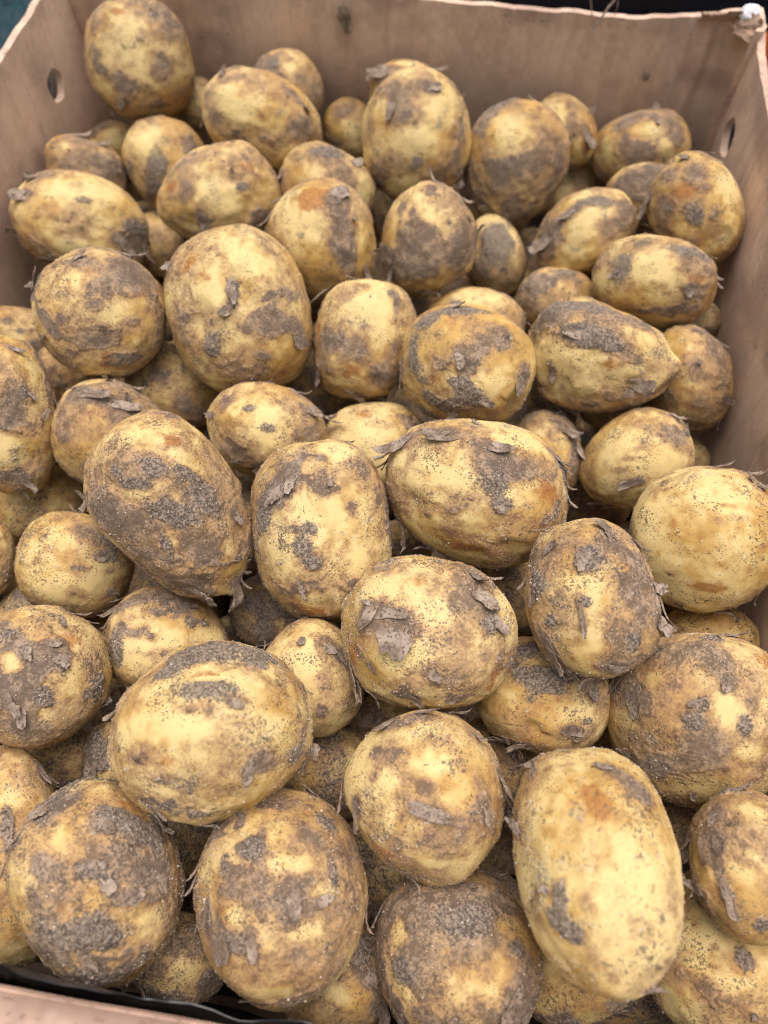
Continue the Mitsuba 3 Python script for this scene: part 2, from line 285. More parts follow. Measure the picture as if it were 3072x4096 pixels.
# ---------------------------------------------------------------- potatoes
POTATOES = [  # so: soil level; on potatoes in gaps it is raised as painted shade
(1,[-15159,45054,-2771,3169,3090,2910],[882,-4757,-8752,-9153,-3853,1172],2,{"tp":8},[0,-75,-23,43,20,-80,0,-43,-61,40,26,-80,0,12,-33,17,20,-80,0,12,74,17,11,-80,0,34,28,29,11,-80,3,-69,26,17,11,-80,1,-28,34,37,23,-80,0,68,-19,14,14,-80],[68,71,26,14,-20,50,100,-89,21,17,11,120,40,100],"large round potato perched highest in the far corner, brown soil across its top"),
(2,[-7059,41507,-3754,3532,2517,2773],[9278,585,-3684,-2629,-5978,-7573],2,{"sc":0},[0,-92,-2,18,18,-22,0,-64,-55,21,12,-22,0,-71,24,18,18,-22,1,-13,-26,39,30,-22,0,41,-70,24,12,8,0,62,-18,27,18,-22,1,4,-16,36,24,-22,0,16,63,18,12,-22],[-78,-58,18,15,-112,50,100,-91,37,18,15,78,50,100],"yellow potato tilted beside the high corner potato, grey skin scraps on its upper edge"),
(3,[-6533,46100,-4502,2252,1974,1961],[8133,-1222,-5688,-5327,-5496,-6436],2,{"sc":4},[2,-62,-26,22,16,-40,0,17,-52,22,27,-40,0,72,-30,22,27,-40,1,-25,-43,27,18,-40],[],"brown potato half hidden against the back cardboard panel behind the tilted yellow one"),
(4,[-2814,46366,-7079,1852,1698,1649],[5897,-3701,-7178,-7917,-4404,-4234],1,{"so":6},[0,-60,-12,46,29,-60,1,-4,-2,51,34,-60,0,6,76,23,29,-60],[],"small soil-capped potato sunk between two larger ones near the back panel"),
(5,[2016,41797,-4003,3323,3101,2985],[2889,-5176,-8053,-9543,-2229,-1991],2,{"tp":6,"bx":22},[0,-70,9,36,20,-80,0,-41,21,17,28,-80,0,-32,-5,17,17,-80,0,-58,-41,14,8,-80,1,-46,54,20,28,-80,1,-20,-49,22,25,-80,1,6,3,42,20,-80,2,37,9,11,10,-80,0,4,-84,11,17,-80,0,50,-62,17,20,-80,0,71,-64,11,14,-80,0,38,75,22,20,-80,0,60,76,20,22,-80,1,64,40,25,17,-80,3,68,-40,14,11,-80,0,-61,-76,14,17,-80],[62,77,34,20,-20,60,80,-84,-52,25,14,-130,70,100,-53,31,31,17,20,15,30,-52,-84,20,8,-60,50,100,79,-58,20,11,-35,60,100,-61,-36,20,14,-90,20,50],"tall upright yellow back-row potato with a ragged brown skin patch on its brow"),
(6,[682,46367,-4239,2101,1613,1712],[9928,1193,105,707,-5134,-8552],2,{},[1,11,-88,46,15,0,0,-42,-56,36,20,0],[-47,-61,56,36,180,40,100],"flaky-edged potato peeping over the top of the tall upright back-row one"),
(7,[7944,42362,-5633,3339,2982,2935],[-1302,-5676,-8129,-9903,1154,780],2,{"sc":16,"tp":-5},[1,-47,41,24,18,-105,0,4,14,35,12,-105,0,27,20,18,18,-105,0,62,-13,15,24,-105,0,-21,-43,18,24,-105,2,-81,49,27,12,-105,0,-3,-84,15,59,-105,1,-36,14,35,30,-105,0,-55,-35,9,12,-105,0,78,-39,30,12,-105],[-97,0,12,9,-195,60,100,73,28,21,12,95,60,100],"large tan-brown potato beside the tall upright yellow back-row one, almost no clean skin"),
(8,[10892,46125,-5768,2203,1690,1794],[6588,-4654,-5911,-7451,-2954,-5979],2,{},[1,-42,-5,25,30,-60,0,-2,-34,25,54,-60,1,39,-24,20,39,-60,3,65,-24,15,30,-60],[39,-55,54,30,10,60,150,-3,-97,34,15,-90,50,100],"small potato with a frayed skin scrap at its side, behind the large tan-brown one"),
(9,[15610,45741,-6209,2964,2199,2374],[9682,-694,2402,1585,-5725,-8044],2,{"sc":4},[0,-29,-66,22,18,5,0,14,-73,22,11,5,0,-13,-1,37,26,5,1,6,-45,44,15,5,0,43,-62,18,15,5,0,68,-38,26,18,5,1,46,-7,18,15,5,1,-69,5,22,33,5,0,69,-13,15,15,5],[22,-96,22,15,-75,60,100],"brown mottled potato alone by the back panel next to the creased box corner"),
(10,[15709,41542,-6224,2183,1884,1886],[9744,-1163,1925,839,-6063,-7908],2,{"sc":25},[0,20,-53,27,54,0,0,-48,-25,36,36,0,1,-6,-91,36,13,0],[],"dusty brown potato half hidden behind the one leaning under the creased corner's hand hole"),
(11,[17430,37149,-3693,2999,2161,2368],[5832,-6111,-5352,-7665,-1959,-6116],2,{},[2,4,3,16,19,-65,0,-70,15,19,16,-65,0,-53,-30,16,16,-65,1,-84,-9,32,10,-85,1,24,-56,25,64,-65,0,-35,46,16,13,-65,0,-14,66,19,22,-65,1,11,34,19,16,-65,0,20,-31,10,13,-65,3,-35,4,19,13,-65,0,44,33,13,19,-65,0,-67,-70,25,13,-65,1,70,-3,41,22,-65],[-73,-67,29,16,-45,60,120,-79,-29,19,13,115,50,150,-64,65,51,19,55,40,100,53,50,19,16,115,40,100,98,-5,25,19,35,60,50,-11,98,19,13,135,70,100,-26,48,16,13,-45,30,50],"yellow potato with one dark square soil spot, leaning on the side panel under its hole"),
(12,[12038,45813,-10068,2543,2034,2115],[6449,-5205,-5596,-7547,-3182,-5737],1,{"so":4},[1,-12,7,46,51,-60,0,-18,-50,23,23,-60],[],"yellowish potato deep below the large tan-brown back-row potato"),
(13,[12221,37498,-6165,2849,2160,2307],[8034,2778,5266,5766,-5835,-5719],2,{},[0,-9,-66,32,18,-10,2,46,-55,47,18,30,1,9,-17,40,36,30,0,36,20,22,29,30,1,-36,25,36,22,30,0,-49,-10,22,29,30,0,79,1,22,36,30,1,-11,41,11,11,30,0,-69,-40,22,22,30],[-62,-40,50,32,180,50,150,-2,-65,32,22,160,30,100,-90,-14,29,14,230,60,100],"grey-capped potato with skin curling from its side and a white eye near its base"),
(14,[15587,33010,-4887,3157,2230,2468],[9674,-2295,1070,-726,-6560,-7512],2,{"sc":-2},[2,-50,-20,18,28,-10,0,-53,3,12,9,-10,0,46,-50,40,31,-10,2,37,-66,37,12,-10,1,-11,-22,40,31,-10,0,56,6,9,15,-10,0,72,2,8,12,-10,0,26,60,61,12,-10,1,9,32,37,18,-10,1,-78,16,18,18,-10,3,56,-16,15,12,-10],[96,-18,18,12,10,60,100,51,3,18,15,80,15,50],"smooth oval potato lying crosswise near the side panel, grey-purple scurf along its top"),
(15,[-13283,40729,-6625,2790,2515,2464],[3973,-4230,-8144,-8391,-5269,-1356],2,{},[1,-53,10,40,32,-65,2,-17,17,22,29,-65,2,27,52,22,22,-65,0,-19,-64,18,18,-65,0,56,39,22,14,-65,1,15,85,18,36,-65],[37,72,22,11,25,20,60],"upright potato with a black soil smear down its face, below the high corner potato"),
(16,[-18150,44213,-8230,1816,1466,1517],[9029,3898,-1814,778,-5632,-8227],1,{},[1,4,-45,49,37,0,0,-65,-59,31,37,0],[],"small potato mostly hidden in the corner behind the one with the black smear"),
(17,[-17690,38797,-6050,2299,1922,1955],[8760,2468,-4145,-1529,-6728,-7239],1,{"sc":14},[0,-11,-23,87,26,-15,0,-42,-73,52,17,-15,0,53,-9,26,13,-15,1,-50,-55,13,9,-15],[-25,-89,39,22,-25,60,100,24,-85,30,17,-5,60,100],"brown rough potato beside the side panel, below the hole with the white gleam"),
(18,[-16142,34009,-6087,3603,2830,2970],[8734,2211,-4338,-1513,-7236,-6734],3,{},[1,10,-70,55,25,-15,1,-45,23,22,22,-15,0,-66,-71,19,33,-15,2,-1,-49,11,8,-15,2,74,-27,30,16,-15,0,74,6,33,19,-15,1,2,36,33,14,-15,0,-53,43,16,16,-15,0,-57,79,16,22,-15],[-80,-30,30,22,185,70,100,-90,39,22,16,165,80,100,-35,72,25,19,195,60,150,49,2,41,16,35,30,50,90,1,33,16,45,50,100,-68,-68,22,16,165,50,100],"big yellow potato with torn skin fringes on both sides, touching the side panel"),
(19,[-8310,36256,-5083,3349,2587,2737],[8727,4716,1260,3774,-4881,-7870],2,{"lump":1.7},[3,-65,-54,11,12,20,0,-47,-36,15,18,20,0,-43,18,12,30,20,2,35,-12,12,9,20,1,-74,11,21,24,20,0,39,59,18,27,20,3,54,-45,18,9,20,1,2,-2,36,30,20],[-43,28,27,15,100,15,50,58,57,24,18,50,60,100],"lumpy yellow potato with a rust spot on its shoulder and a dark soil dot"),
(20,[-2678,38287,-5309,2716,2224,2286],[9551,-59,-2961,-2330,-6322,-7389],2,{},[1,-47,-22,44,22,-50,0,-2,-67,44,22,-20,0,24,-31,33,33,-20,2,-20,-76,37,15,-20,1,67,-32,22,33,-20,0,-39,16,41,15,-20],[-98,5,22,15,40,60,100],"dusty grey-topped potato partly covered by the one with the orange blotch"),
(21,[-1819,33294,-4770,3032,2883,2749],[5736,-4625,-6761,-7989,-4982,-3370],2,{"tp":-10},[3,-70,-16,26,20,-60,3,-63,-12,17,17,-60,0,-46,-43,26,17,-100,0,-19,-47,17,17,-60,0,14,-26,26,38,-60,1,-24,6,26,23,-60,1,-55,35,20,23,-60,1,2,47,29,23,-60,0,46,-19,20,23,-60,0,29,26,12,9,-60,1,46,-55,15,29,-60,3,-6,-60,17,9,-60],[-81,56,29,17,40,80,80,-51,-47,32,23,-110,20,50,70,-40,23,12,0,70,100,-95,27,17,9,140,40,100],"cream-yellow potato narrowing downward, orange blotch and lilac peeling skin on its top"),
(22,[3652,34247,-4907,2926,2533,2532],[2044,-6354,-7447,-9778,-1689,-1242],2,{"sc":12},[0,-62,51,16,13,-85,0,-37,26,19,29,-85,0,-19,3,16,13,-85,1,-66,22,19,19,-85,0,5,30,38,29,-85,0,-8,-70,29,22,-85,0,28,-38,41,25,-85,1,-24,73,13,38,-85,1,-44,-3,19,16,-85,1,24,50,19,10,-85,0,46,17,38,16,-85,1,46,-25,13,13,-85,0,74,-47,25,13,-85],[22,74,41,32,115,90,60,33,82,35,19,5,90,70,-94,-23,35,4,-180,110,30,0,-98,32,16,-125,90,80,-64,-74,25,16,-75,70,100,86,18,29,19,-65,40,100,72,-58,19,13,-75,50,150],"tan upright potato with a thin stalk on its crown and a ragged skin flap below"),
(23,[7523,37941,-8711,2317,1742,1869],[4029,-6200,-6732,-9143,-2388,-3272],1,{},[2,-29,-7,63,53,-75,1,22,-46,24,29,-75,0,11,54,19,24,-75],[],"potato with a black soil cap sunk in a dark gap between tan potatoes"),
(24,[11067,34261,-8103,2218,1772,1844],[9872,-214,1582,977,-7030,-7045],1,{"sc":18},[0,-20,-52,55,28,0,1,18,-47,23,18,0,2,18,-83,37,14,0],[],"small brown potato behind the pointed pear-shaped one"),
(25,[12556,27781,-5210,3502,2673,2846],[9770,-2013,698,-1013,-7269,-6792],3,{"tp":-14,"nub":[97,-12,24,13],"sc":8,"bx":23,"so":6,"lump":1.7},[0,-24,-69,62,22,-12,1,87,-40,14,13,-12,2,-26,-81,46,21,-12,2,-18,-32,28,13,-12,2,8,-18,23,8,-12,0,-74,-52,31,21,-12,2,47,-85,26,13,28,0,30,-21,18,15,-12,0,46,-8,15,10,-12,1,-17,4,39,18,-12,1,58,-47,15,10,-12,3,21,8,15,10,-12,1,-23,48,36,21,-12,0,-60,76,10,26,-12,0,-50,43,8,15,-12,1,-64,41,10,13,-12,0,33,53,8,13,-12,3,-36,81,31,8,-12,0,-11,95,52,8,-12,1,41,18,15,10,-12],[57,31,34,23,8,80,250,58,49,23,18,188,50,100,-59,79,26,15,48,50,100,-17,-26,31,15,188,15,30,-44,88,44,10,-2,50,100,-22,96,41,9,-22,60,100,-48,37,18,8,88,30,100],"pear-shaped potato with a pale pointed tip and a curled scrap of skin below it"),
(26,[17846,28468,-7013,2746,1946,2150],[3234,-7786,-5378,-8959,-690,-4388],2,{"sc":8},[1,-47,29,42,32,-120,2,-20,35,12,14,-80,0,-29,8,42,28,-80,1,11,17,39,25,-80,0,34,-14,18,18,-80,0,22,48,21,18,-80,0,51,-66,14,18,-80,0,-69,-61,35,14,-80,0,-34,-65,21,28,-80,1,53,7,32,18,-80],[-50,-85,21,11,-70,60,100,45,-72,25,14,-60,60,100,-23,38,18,14,10,40,100],"rough brown potato wedged against the side panel beneath the pointed one's tip"),
(27,[-11427,25826,-3875,3015,2918,2758],[8936,2368,-3813,-641,-7736,-6305],3,{"sc":10},[1,-45,-49,28,13,-10,0,39,-68,36,28,-10,0,-12,-44,15,15,-10,0,-69,22,31,21,-10,0,-12,-14,13,10,-10,0,45,0,15,10,-10,0,-3,42,21,10,-10,0,34,59,31,15,-10,0,80,-15,15,46,-10,1,7,-4,23,13,-10,1,45,30,13,10,-10,3,11,66,10,15,-10,3,53,-57,8,18,-10],[-97,-19,36,18,-20,25,60,-82,46,21,8,-25,40,100,-47,-75,23,8,-40,30,100,96,24,18,13,70,30,50,-93,-31,23,13,190,50,100,19,-97,36,13,30,60,100],"round purple-brown mottled potato with a loose grey flake, beside the biggest smooth one"),
(28,[-5118,27608,-4526,3908,3537,3458],[3507,-6161,-7053,-8921,-4490,-514],3,{"sc":-3,"tp":4},[3,-70,43,24,11,-72,1,-51,-31,28,17,-72,3,-48,32,13,9,-72,2,-23,2,9,19,-72,0,12,-22,26,19,-72,2,21,43,13,13,-72,2,32,49,11,6,-72,0,50,-10,11,6,-72,1,-33,25,13,13,-72,0,-4,-64,11,11,-72,0,23,-42,30,13,-72,0,50,-7,9,5,-72,1,51,-43,32,19,-72],[-71,68,15,15,128,60,100,-37,1,32,13,8,20,50,-9,14,13,15,38,30,60,38,-56,22,17,-27,20,50],"biggest smooth egg-shaped potato of the far half, scratched orange-brown shoulder"),
(29,[1138,27626,-5706,3162,2510,2620],[-808,-7558,-6498,-9895,-174,1432],2,{},[0,12,33,44,18,-90,0,13,74,18,15,-100,0,46,66,24,15,-100,0,-7,-54,9,18,-100,0,12,-48,12,12,-100,2,-68,-34,12,9,-100,0,40,-34,18,12,-100,0,-73,22,18,9,-100,0,43,-52,24,12,-100,1,-43,-5,38,35,-100,1,1,-29,15,27,-100,3,48,22,21,15,-100,1,68,37,24,12,-100,0,88,6,18,12,-100,0,-51,-44,6,15,-100,0,86,-28,21,7,-100,0,-32,92,12,18,-100,3,-1,90,9,18,-100],[-73,66,53,15,30,35,80,40,-72,44,15,0,45,60,58,77,27,18,0,70,80,83,13,38,18,-70,30,60,86,-42,24,12,-80,60,120,-87,39,18,9,20,40,100],"yellow potato with a wide ragged brown patch across its middle and frayed base"),
(30,[6644,31053,-7733,2840,2117,2280],[9995,-57,307,167,-7316,-6815],2,{},[2,-41,-58,11,11,-5,1,-7,-83,55,22,-5],[],"yellow potato showing only its top behind the dusty grey-spotted round one"),
(31,[6303,25682,-4548,3170,2791,2766],[9722,-1917,-1347,-2334,-7407,-6300],3,{},[2,-32,-80,52,10,-20,2,-70,-50,21,18,-20,2,-76,11,16,31,-20,1,-48,-47,16,18,-20,1,20,-83,31,10,-20,0,-35,9,10,10,-20,0,10,-9,24,18,-20,0,9,-35,13,13,-20,0,-1,7,10,16,-20,2,15,39,31,18,-20,2,-17,69,29,16,-20,2,-27,93,24,16,-20,0,-47,43,10,8,-20,3,-21,42,16,16,-20,1,54,5,26,31,-20,0,73,-17,16,16,-20,0,87,39,16,13,-20,0,28,-57,16,21,-20,2,0,25,16,8,-20],[78,-10,29,16,140,30,100,32,35,21,13,10,30,80,-16,97,34,16,-20,40,80,-13,-14,24,13,70,20,80,-49,-76,24,10,0,40,80,-82,54,24,10,80,40,80],"round potato with sandy grey soil patches on its crown and lower side"),
(32,[-18219,27312,-8016,1741,1678,1590],[8440,4204,-3331,1024,-7360,-6692],1,{},[2,6,-19,12,12,0,2,34,24,17,17,0,0,-27,-45,15,10,0],[],"potato with two black dots by the side panel, behind the cut-off flaky one"),
(33,[-15490,26281,-9161,1720,1599,1542],[7892,-987,-6062,-3856,-8479,-3639],1,{"so":18},[],[],"shaded potato in the gap under the purple-brown mottled round one"),
(34,[-14679,20390,-5295,3683,1976,2509],[1649,-7767,-6079,-8302,-4421,3397],3,{"sc":2},[0,-25,-15,16,16,-82,0,-5,-3,30,19,-82,2,-28,-33,8,8,-82,1,-53,-57,14,16,-82,1,45,-5,35,22,-82,0,78,3,41,16,-82,0,-72,-61,35,11,-47,0,-24,-82,11,27,-82],[-23,-92,30,16,-22,50,100,-4,-98,24,11,-62,80,100,78,-11,30,14,-52,60,100,-79,-20,24,9,-52,30,100,-27,-43,16,8,-42,50,100,91,-1,22,11,-42,70,100],"tall flaky orange-yellow potato cut off by the picture's edge below the side panel"),
(35,[-8887,25466,-8615,2507,2397,2280],[8487,-1477,-5077,-3897,-8238,-4116],1,{"so":12},[0,-40,-4,18,25,-30,0,20,14,28,21,15,1,31,50,21,14,-30],[],"shaded brown potato in the gap under the biggest smooth potato"),
(36,[-10267,20747,-6533,2756,2588,2484],[6850,-3876,-6169,-5894,-7925,-1566],2,{"sc":8},[0,-32,-48,58,12,-30,0,-77,-20,17,14,15,0,-12,-26,17,17,-45,1,-8,51,17,17,-45,1,21,-54,17,12,-45,0,13,62,17,12,-45,0,-35,-90,23,9,-45],[-73,-16,49,17,-30,25,130,-36,-43,52,17,-27,25,130,-37,-91,20,12,15,60,100,-90,-18,17,12,45,30,100],"brown potato with a long curled roll of peeled skin across its upper face"),
(37,[-2820,21661,-5885,2813,2230,2329],[9694,1585,-1876,285,-8313,-5551],2,{},[0,-70,-48,19,22,-5,1,-50,-36,19,12,-5,2,-23,-40,12,9,-5,0,-50,45,37,25,-5,1,2,-4,19,19,-5,1,-9,-31,34,16,-5,0,61,-76,28,19,-5,2,7,-4,12,9,-5,0,68,-7,25,19,-5,1,11,17,16,16,-5,0,15,66,31,16,-5],[-88,-22,19,12,195,50,100,59,-49,34,22,5,35,70,52,-84,25,19,25,80,120,87,-47,44,19,75,90,50,49,44,31,19,165,30,80,-1,74,28,16,95,50,100],"small sandy potato with peeling skin flaps all round, above the upright soil-streaked one"),
(38,[2455,22656,-7958,2835,2315,2383],[9894,1446,-97,1158,-8291,-5469],2,{"sc":-10},[3,-23,-67,19,13,0,1,-26,-27,45,19,0,0,62,-56,26,16,0,0,-49,-42,19,10,0,1,9,33,19,32,0],[-72,-67,19,16,170,70,100,56,-45,26,19,60,30,80],"greenish yellow potato half hidden beneath the large broad one's hanging skin flap"),
(40,[-4735,15714,-3736,3888,2637,2978],[7029,-4888,-5168,-6251,-7712,-1207],3,{"tp":-24,"nub":[98,14,16,12],"bx":22,"sc":14,"so":6,"lump":1.6},[1,-73,-36,27,15,-48,1,-38,-51,25,10,-48,3,-55,-50,10,8,-48,0,-60,-12,23,8,-48,2,-27,-43,12,6,-48,2,-66,20,6,6,-48,2,-48,-13,12,10,-48,2,-47,15,19,6,-48,2,6,-44,23,17,-48,2,-13,9,25,10,-48,0,-43,58,25,15,-48,1,-39,29,10,19,12,1,-9,-5,8,15,-48,0,-37,59,31,25,-48,2,2,2,19,15,-48,0,17,66,33,12,-48,1,14,32,10,12,-48,1,60,-23,12,12,-48,2,14,44,8,12,-48,0,42,14,23,15,-48,2,74,-25,8,6,-48,1,87,-11,21,12,-48,1,96,-10,12,10,-48,0,38,76,29,12,-48],[-68,72,15,10,152,60,100,39,-68,12,12,-28,30,50,95,6,31,23,62,70,70,98,-7,19,15,52,70,100,62,64,31,10,-18,50,100,97,-16,12,8,-28,60,100,-63,75,17,10,122,60,100,39,-68,12,10,-38,30,70],"long knobbly potato coated in grey soil, pale tip with a torn hanging scrap"),
(41,[1055,16391,-5175,3800,2839,3055],[2942,-8414,-4533,-9442,-3294,-13],3,{"bx":25,"sc":4,"so":5,"sand":2},[2,-57,27,11,11,-80,0,-55,40,13,24,-80,2,-46,53,11,13,-80,2,-35,70,13,13,-80,3,-64,46,11,5,-80,0,-71,-14,9,6,-80,1,-76,-33,22,13,-80,0,-51,-52,13,9,-80,3,-44,-76,11,15,-80,2,-19,-90,9,26,-80,0,-16,-39,9,9,-80,1,-29,16,22,13,-80,2,-26,73,13,15,-80,0,-8,36,13,4,-80,2,-5,17,11,6,-80,2,10,28,13,9,-80,2,27,17,11,6,-80,2,3,-85,6,17,-80,1,32,-38,9,13,-80,1,9,68,9,9,-80,0,23,21,17,9,-80,3,70,34,24,9,-80,0,49,84,9,13,-80,0,53,-33,9,9,-80,1,-16,-18,19,13,-80],[-64,21,32,13,20,25,80,-48,40,26,13,60,25,80,-86,-49,13,6,-90,50,100,43,38,13,6,-10,20,50,21,-96,13,9,-20,40,100],"upright blocky potato with soil-filled wrinkles on its face and soil streaks on its flanks"),
(42,[7408,18522,-3820,3924,3058,3221],[9941,-1087,67,-901,-8556,-5098],3,{"sand":2},[0,-19,-78,12,6,-12,1,-36,-22,28,24,-12,0,-15,-33,22,14,-12,0,-5,-51,14,10,-12,2,12,-10,14,14,-12,2,23,10,10,8,-12,0,16,-29,26,16,-12,0,-44,40,5,6,-12,0,-21,27,8,6,-12,1,-1,31,12,8,-12,1,24,-69,20,12,-12,1,-81,-21,12,12,-12,1,-2,33,6,5,-12,0,-46,-59,18,8,8,0,20,-37,24,12,18,0,41,-41,12,10,-12,3,62,-21,14,12,-12,2,75,-61,8,24,48,2,84,-48,12,12,-12,3,76,-11,8,16,-12,0,70,16,18,10,-12,1,35,-74,22,14,-12,0,82,1,12,12,-12,3,-6,74,22,10,-12,1,-48,71,30,16,-12],[-37,-57,30,16,173,50,70,-76,-44,38,16,153,60,100,-92,-34,34,14,143,80,60,-97,-18,22,12,108,80,40,1,-55,22,14,18,35,80,19,11,12,10,48,30,50,91,-38,18,14,8,80,100,97,-17,18,14,48,80,100,67,-67,22,10,58,40,120,77,-58,16,12,28,50,100,-81,56,44,12,48,70,60,-35,92,26,10,168,50,200,-32,92,22,10,-7,50,150],"large broad yellow potato with a curled flap on its shoulder and sandy torn end"),
(43,[11021,23800,-8220,2149,1634,1742],[3771,-7970,-4719,-9144,-2391,-3268],2,{},[1,-17,-50,22,31,-75,0,-37,-31,18,18,-75,0,5,-78,13,40,-75,0,54,-61,22,44,-75],[-47,-60,53,26,-45,90,100,-2,-85,48,26,-15,70,100],"potato wedged behind the sandy torn end of the large broad one"),
(44,[15008,23097,-6943,2643,2303,2295],[8052,3335,4903,5330,-7695,-3519],2,{"sc":-10},[1,20,-43,22,19,25,0,67,-17,38,22,25,0,-11,-11,11,6,25,0,-28,2,9,6,25,0,14,-20,9,6,25,1,32,24,41,19,25,0,85,-41,22,9,25,1,-59,15,28,19,25,1,-56,-41,25,28,25],[80,-51,34,13,20,50,100,-5,38,44,19,200,35,70,-84,51,28,13,185,60,60],"clean yellow potato with small brown spots, right behind the large pale yellow one"),
(45,[18658,26125,-10379,1363,1080,1128],[7350,-6575,-1658,-6011,-5186,-6080],1,{"so":14},[],[],"small potato in shadow beside the side panel, behind the clean yellow spotted one"),
(46,[16671,18007,-4432,3091,2979,2822],[9277,-2989,2235,-1434,-8384,-5258],3,{"sc":-24},[1,-5,-65,39,30,-15,1,-46,-17,30,30,-15,0,-70,-38,13,15,15,0,-52,-51,9,4,-15,0,-64,-73,15,9,-15,0,19,-46,9,4,-15,0,-86,19,6,6,-15,0,15,-19,13,11,-15,3,25,59,22,9,-15,1,36,15,43,32,-15,1,-30,4,32,32,-15,0,69,68,26,13,-15,0,-20,58,6,4,-15],[-6,-98,24,9,-10,40,100,30,-94,24,13,-45,80,120,46,-80,17,11,-15,80,100,-4,89,13,9,5,30,60,44,88,19,9,-35,40,60],"large pale yellow clean potato with one brown spot, touching the side panel"),
(47,[11674,13683,-2325,2909,2294,2403],[3853,-8800,-2779,-8950,-2830,-3449],3,{"tp":4,"sand":2,"sc":4},[0,-71,3,14,14,-72,2,-43,-18,18,16,-72,0,-57,-37,14,14,-72,0,-55,-52,14,9,-72,2,-32,65,14,14,-72,0,-60,64,11,9,-72,3,-30,-66,16,14,-72,1,-21,7,21,9,-72,1,-3,-15,14,14,-72,2,0,8,11,7,-72,0,-14,37,7,5,-72,0,16,-61,9,11,-72,0,34,-56,9,14,-72,2,56,-34,11,11,-72,0,39,-84,11,27,-72,0,34,73,23,11,-72,1,39,13,16,16,-72,1,72,37,21,11,-72,0,77,-9,18,9,-72,2,11,58,9,7,-72,0,44,-12,7,5,-72,0,-26,-75,9,9,-72,3,-11,84,9,14,-72,1,-82,36,14,9,-72],[-94,26,25,14,88,50,100,-62,42,30,9,-82,35,150,8,17,34,7,8,30,150,-57,-53,34,16,178,15,50,-48,-81,21,9,-52,50,80,7,-94,25,14,-82,60,100,25,-95,36,18,8,50,80,41,-77,30,18,-42,60,100,87,27,30,16,58,70,80,95,14,27,11,78,80,100,40,75,34,14,-32,40,80,70,58,23,9,-12,50,80,-44,87,18,14,88,60,100,-23,74,16,14,-12,20,50,73,6,27,11,-52,20,50,24,74,25,9,-42,15,60,-48,-12,25,16,38,15,50],"egg-shaped potato covered in loose peeling flakes, between the broad and large pale ones"),
(48,[6022,11900,-3273,3202,2706,2738],[9970,-766,-83,-752,-9439,-3214],3,{"sand":2.5,"sc":-6},[0,-50,-14,19,10,-12,0,-70,7,8,14,-72,0,-72,37,12,10,-12,3,-25,-57,17,10,-12,1,-11,-26,23,19,-12,1,-16,25,31,17,-12,1,-57,-42,25,12,-12,0,52,-40,19,25,-12,2,59,-26,12,10,-12,0,32,-55,10,14,-12,0,24,-44,12,10,-12,0,-26,-9,10,12,-12,3,74,37,14,29,18,0,77,9,12,19,-12,0,60,11,8,8,-12,0,-23,80,8,6,-12,0,-7,82,12,8,-12,0,43,68,8,6,-12,1,-37,49,23,12,-12,2,-7,-89,10,6,-12,0,48,-78,10,12,-12,3,-78,45,6,12,-12],[-53,-11,33,14,-12,20,60,-63,-13,27,14,108,30,80,-35,3,35,35,88,15,60,-56,49,14,8,8,30,70,33,-81,25,12,88,50,120,36,-63,35,19,43,20,80,59,-35,25,12,38,20,80,50,-83,19,4,-47,90,30,-75,63,31,14,63,50,60,-67,72,29,17,118,70,80,-53,83,23,12,48,60,80,-12,77,25,12,38,25,70,40,66,14,12,148,20,60,-65,-20,10,5,188,50,100],"round yellow potato with broken skin plates on its face, in the middle of the heap"),
(49,[-10034,14277,-7227,2534,2271,2231],[8707,-614,-4880,-2045,-9475,-2457],2,{"sc":-4},[1,-41,-42,24,27,-20,2,30,-59,18,12,-20,2,38,-32,21,12,-20,0,-9,-63,33,21,-20,0,11,48,15,12,-20,1,-20,54,39,27,-20,0,9,5,15,6,-20,0,51,-10,12,9,-20,1,-74,2,18,18,-20,1,38,23,18,15,-20],[23,-25,18,12,0,15,40,67,31,18,12,-40,50,100],"round yellow potato with two dark soil patches below the long knobbly one"),
(50,[-14846,18465,-10211,2416,2113,2101],[8589,3360,-3866,1212,-8666,-4840],1,{"sc":-8,"so":6},[],[],"greenish potato in shadow beneath the tall flaky cut-off one"),
(51,[-14805,14452,-8147,1901,1167,1385],[2136,-8608,-4620,-8170,-4167,3986],2,{"sc":-6,"or":30},[],[-9,-90,29,15,-85,70,100],"orange-brown glossy potato, only a sliver showing at the picture's edge"),
(52,[-5045,11410,-7352,2707,2210,2275],[9232,-1167,-3661,-1980,-9610,-1929],2,{"sc":2},[0,-42,6,34,14,-20,2,-60,36,11,22,-20,2,-48,57,8,11,-20,2,23,-49,11,14,-20,2,43,-55,11,7,-20,0,8,-72,11,11,-20,1,-84,1,11,14,-20,1,-29,20,20,11,-20,1,4,-15,22,20,-20,0,-29,-43,11,8,-20,0,16,16,22,8,-20,1,56,-41,14,14,-20,0,-76,-35,34,11,-20],[-93,-21,34,20,170,50,120,-87,-46,25,17,130,60,100,-74,-65,25,14,-80,50,140,-45,-87,17,11,-40,50,100,-26,95,17,11,120,40,100,9,-79,17,14,40,25,80],"yellow potato with dark soil blotches and curled skin scraps, behind the soil-capped large one"),
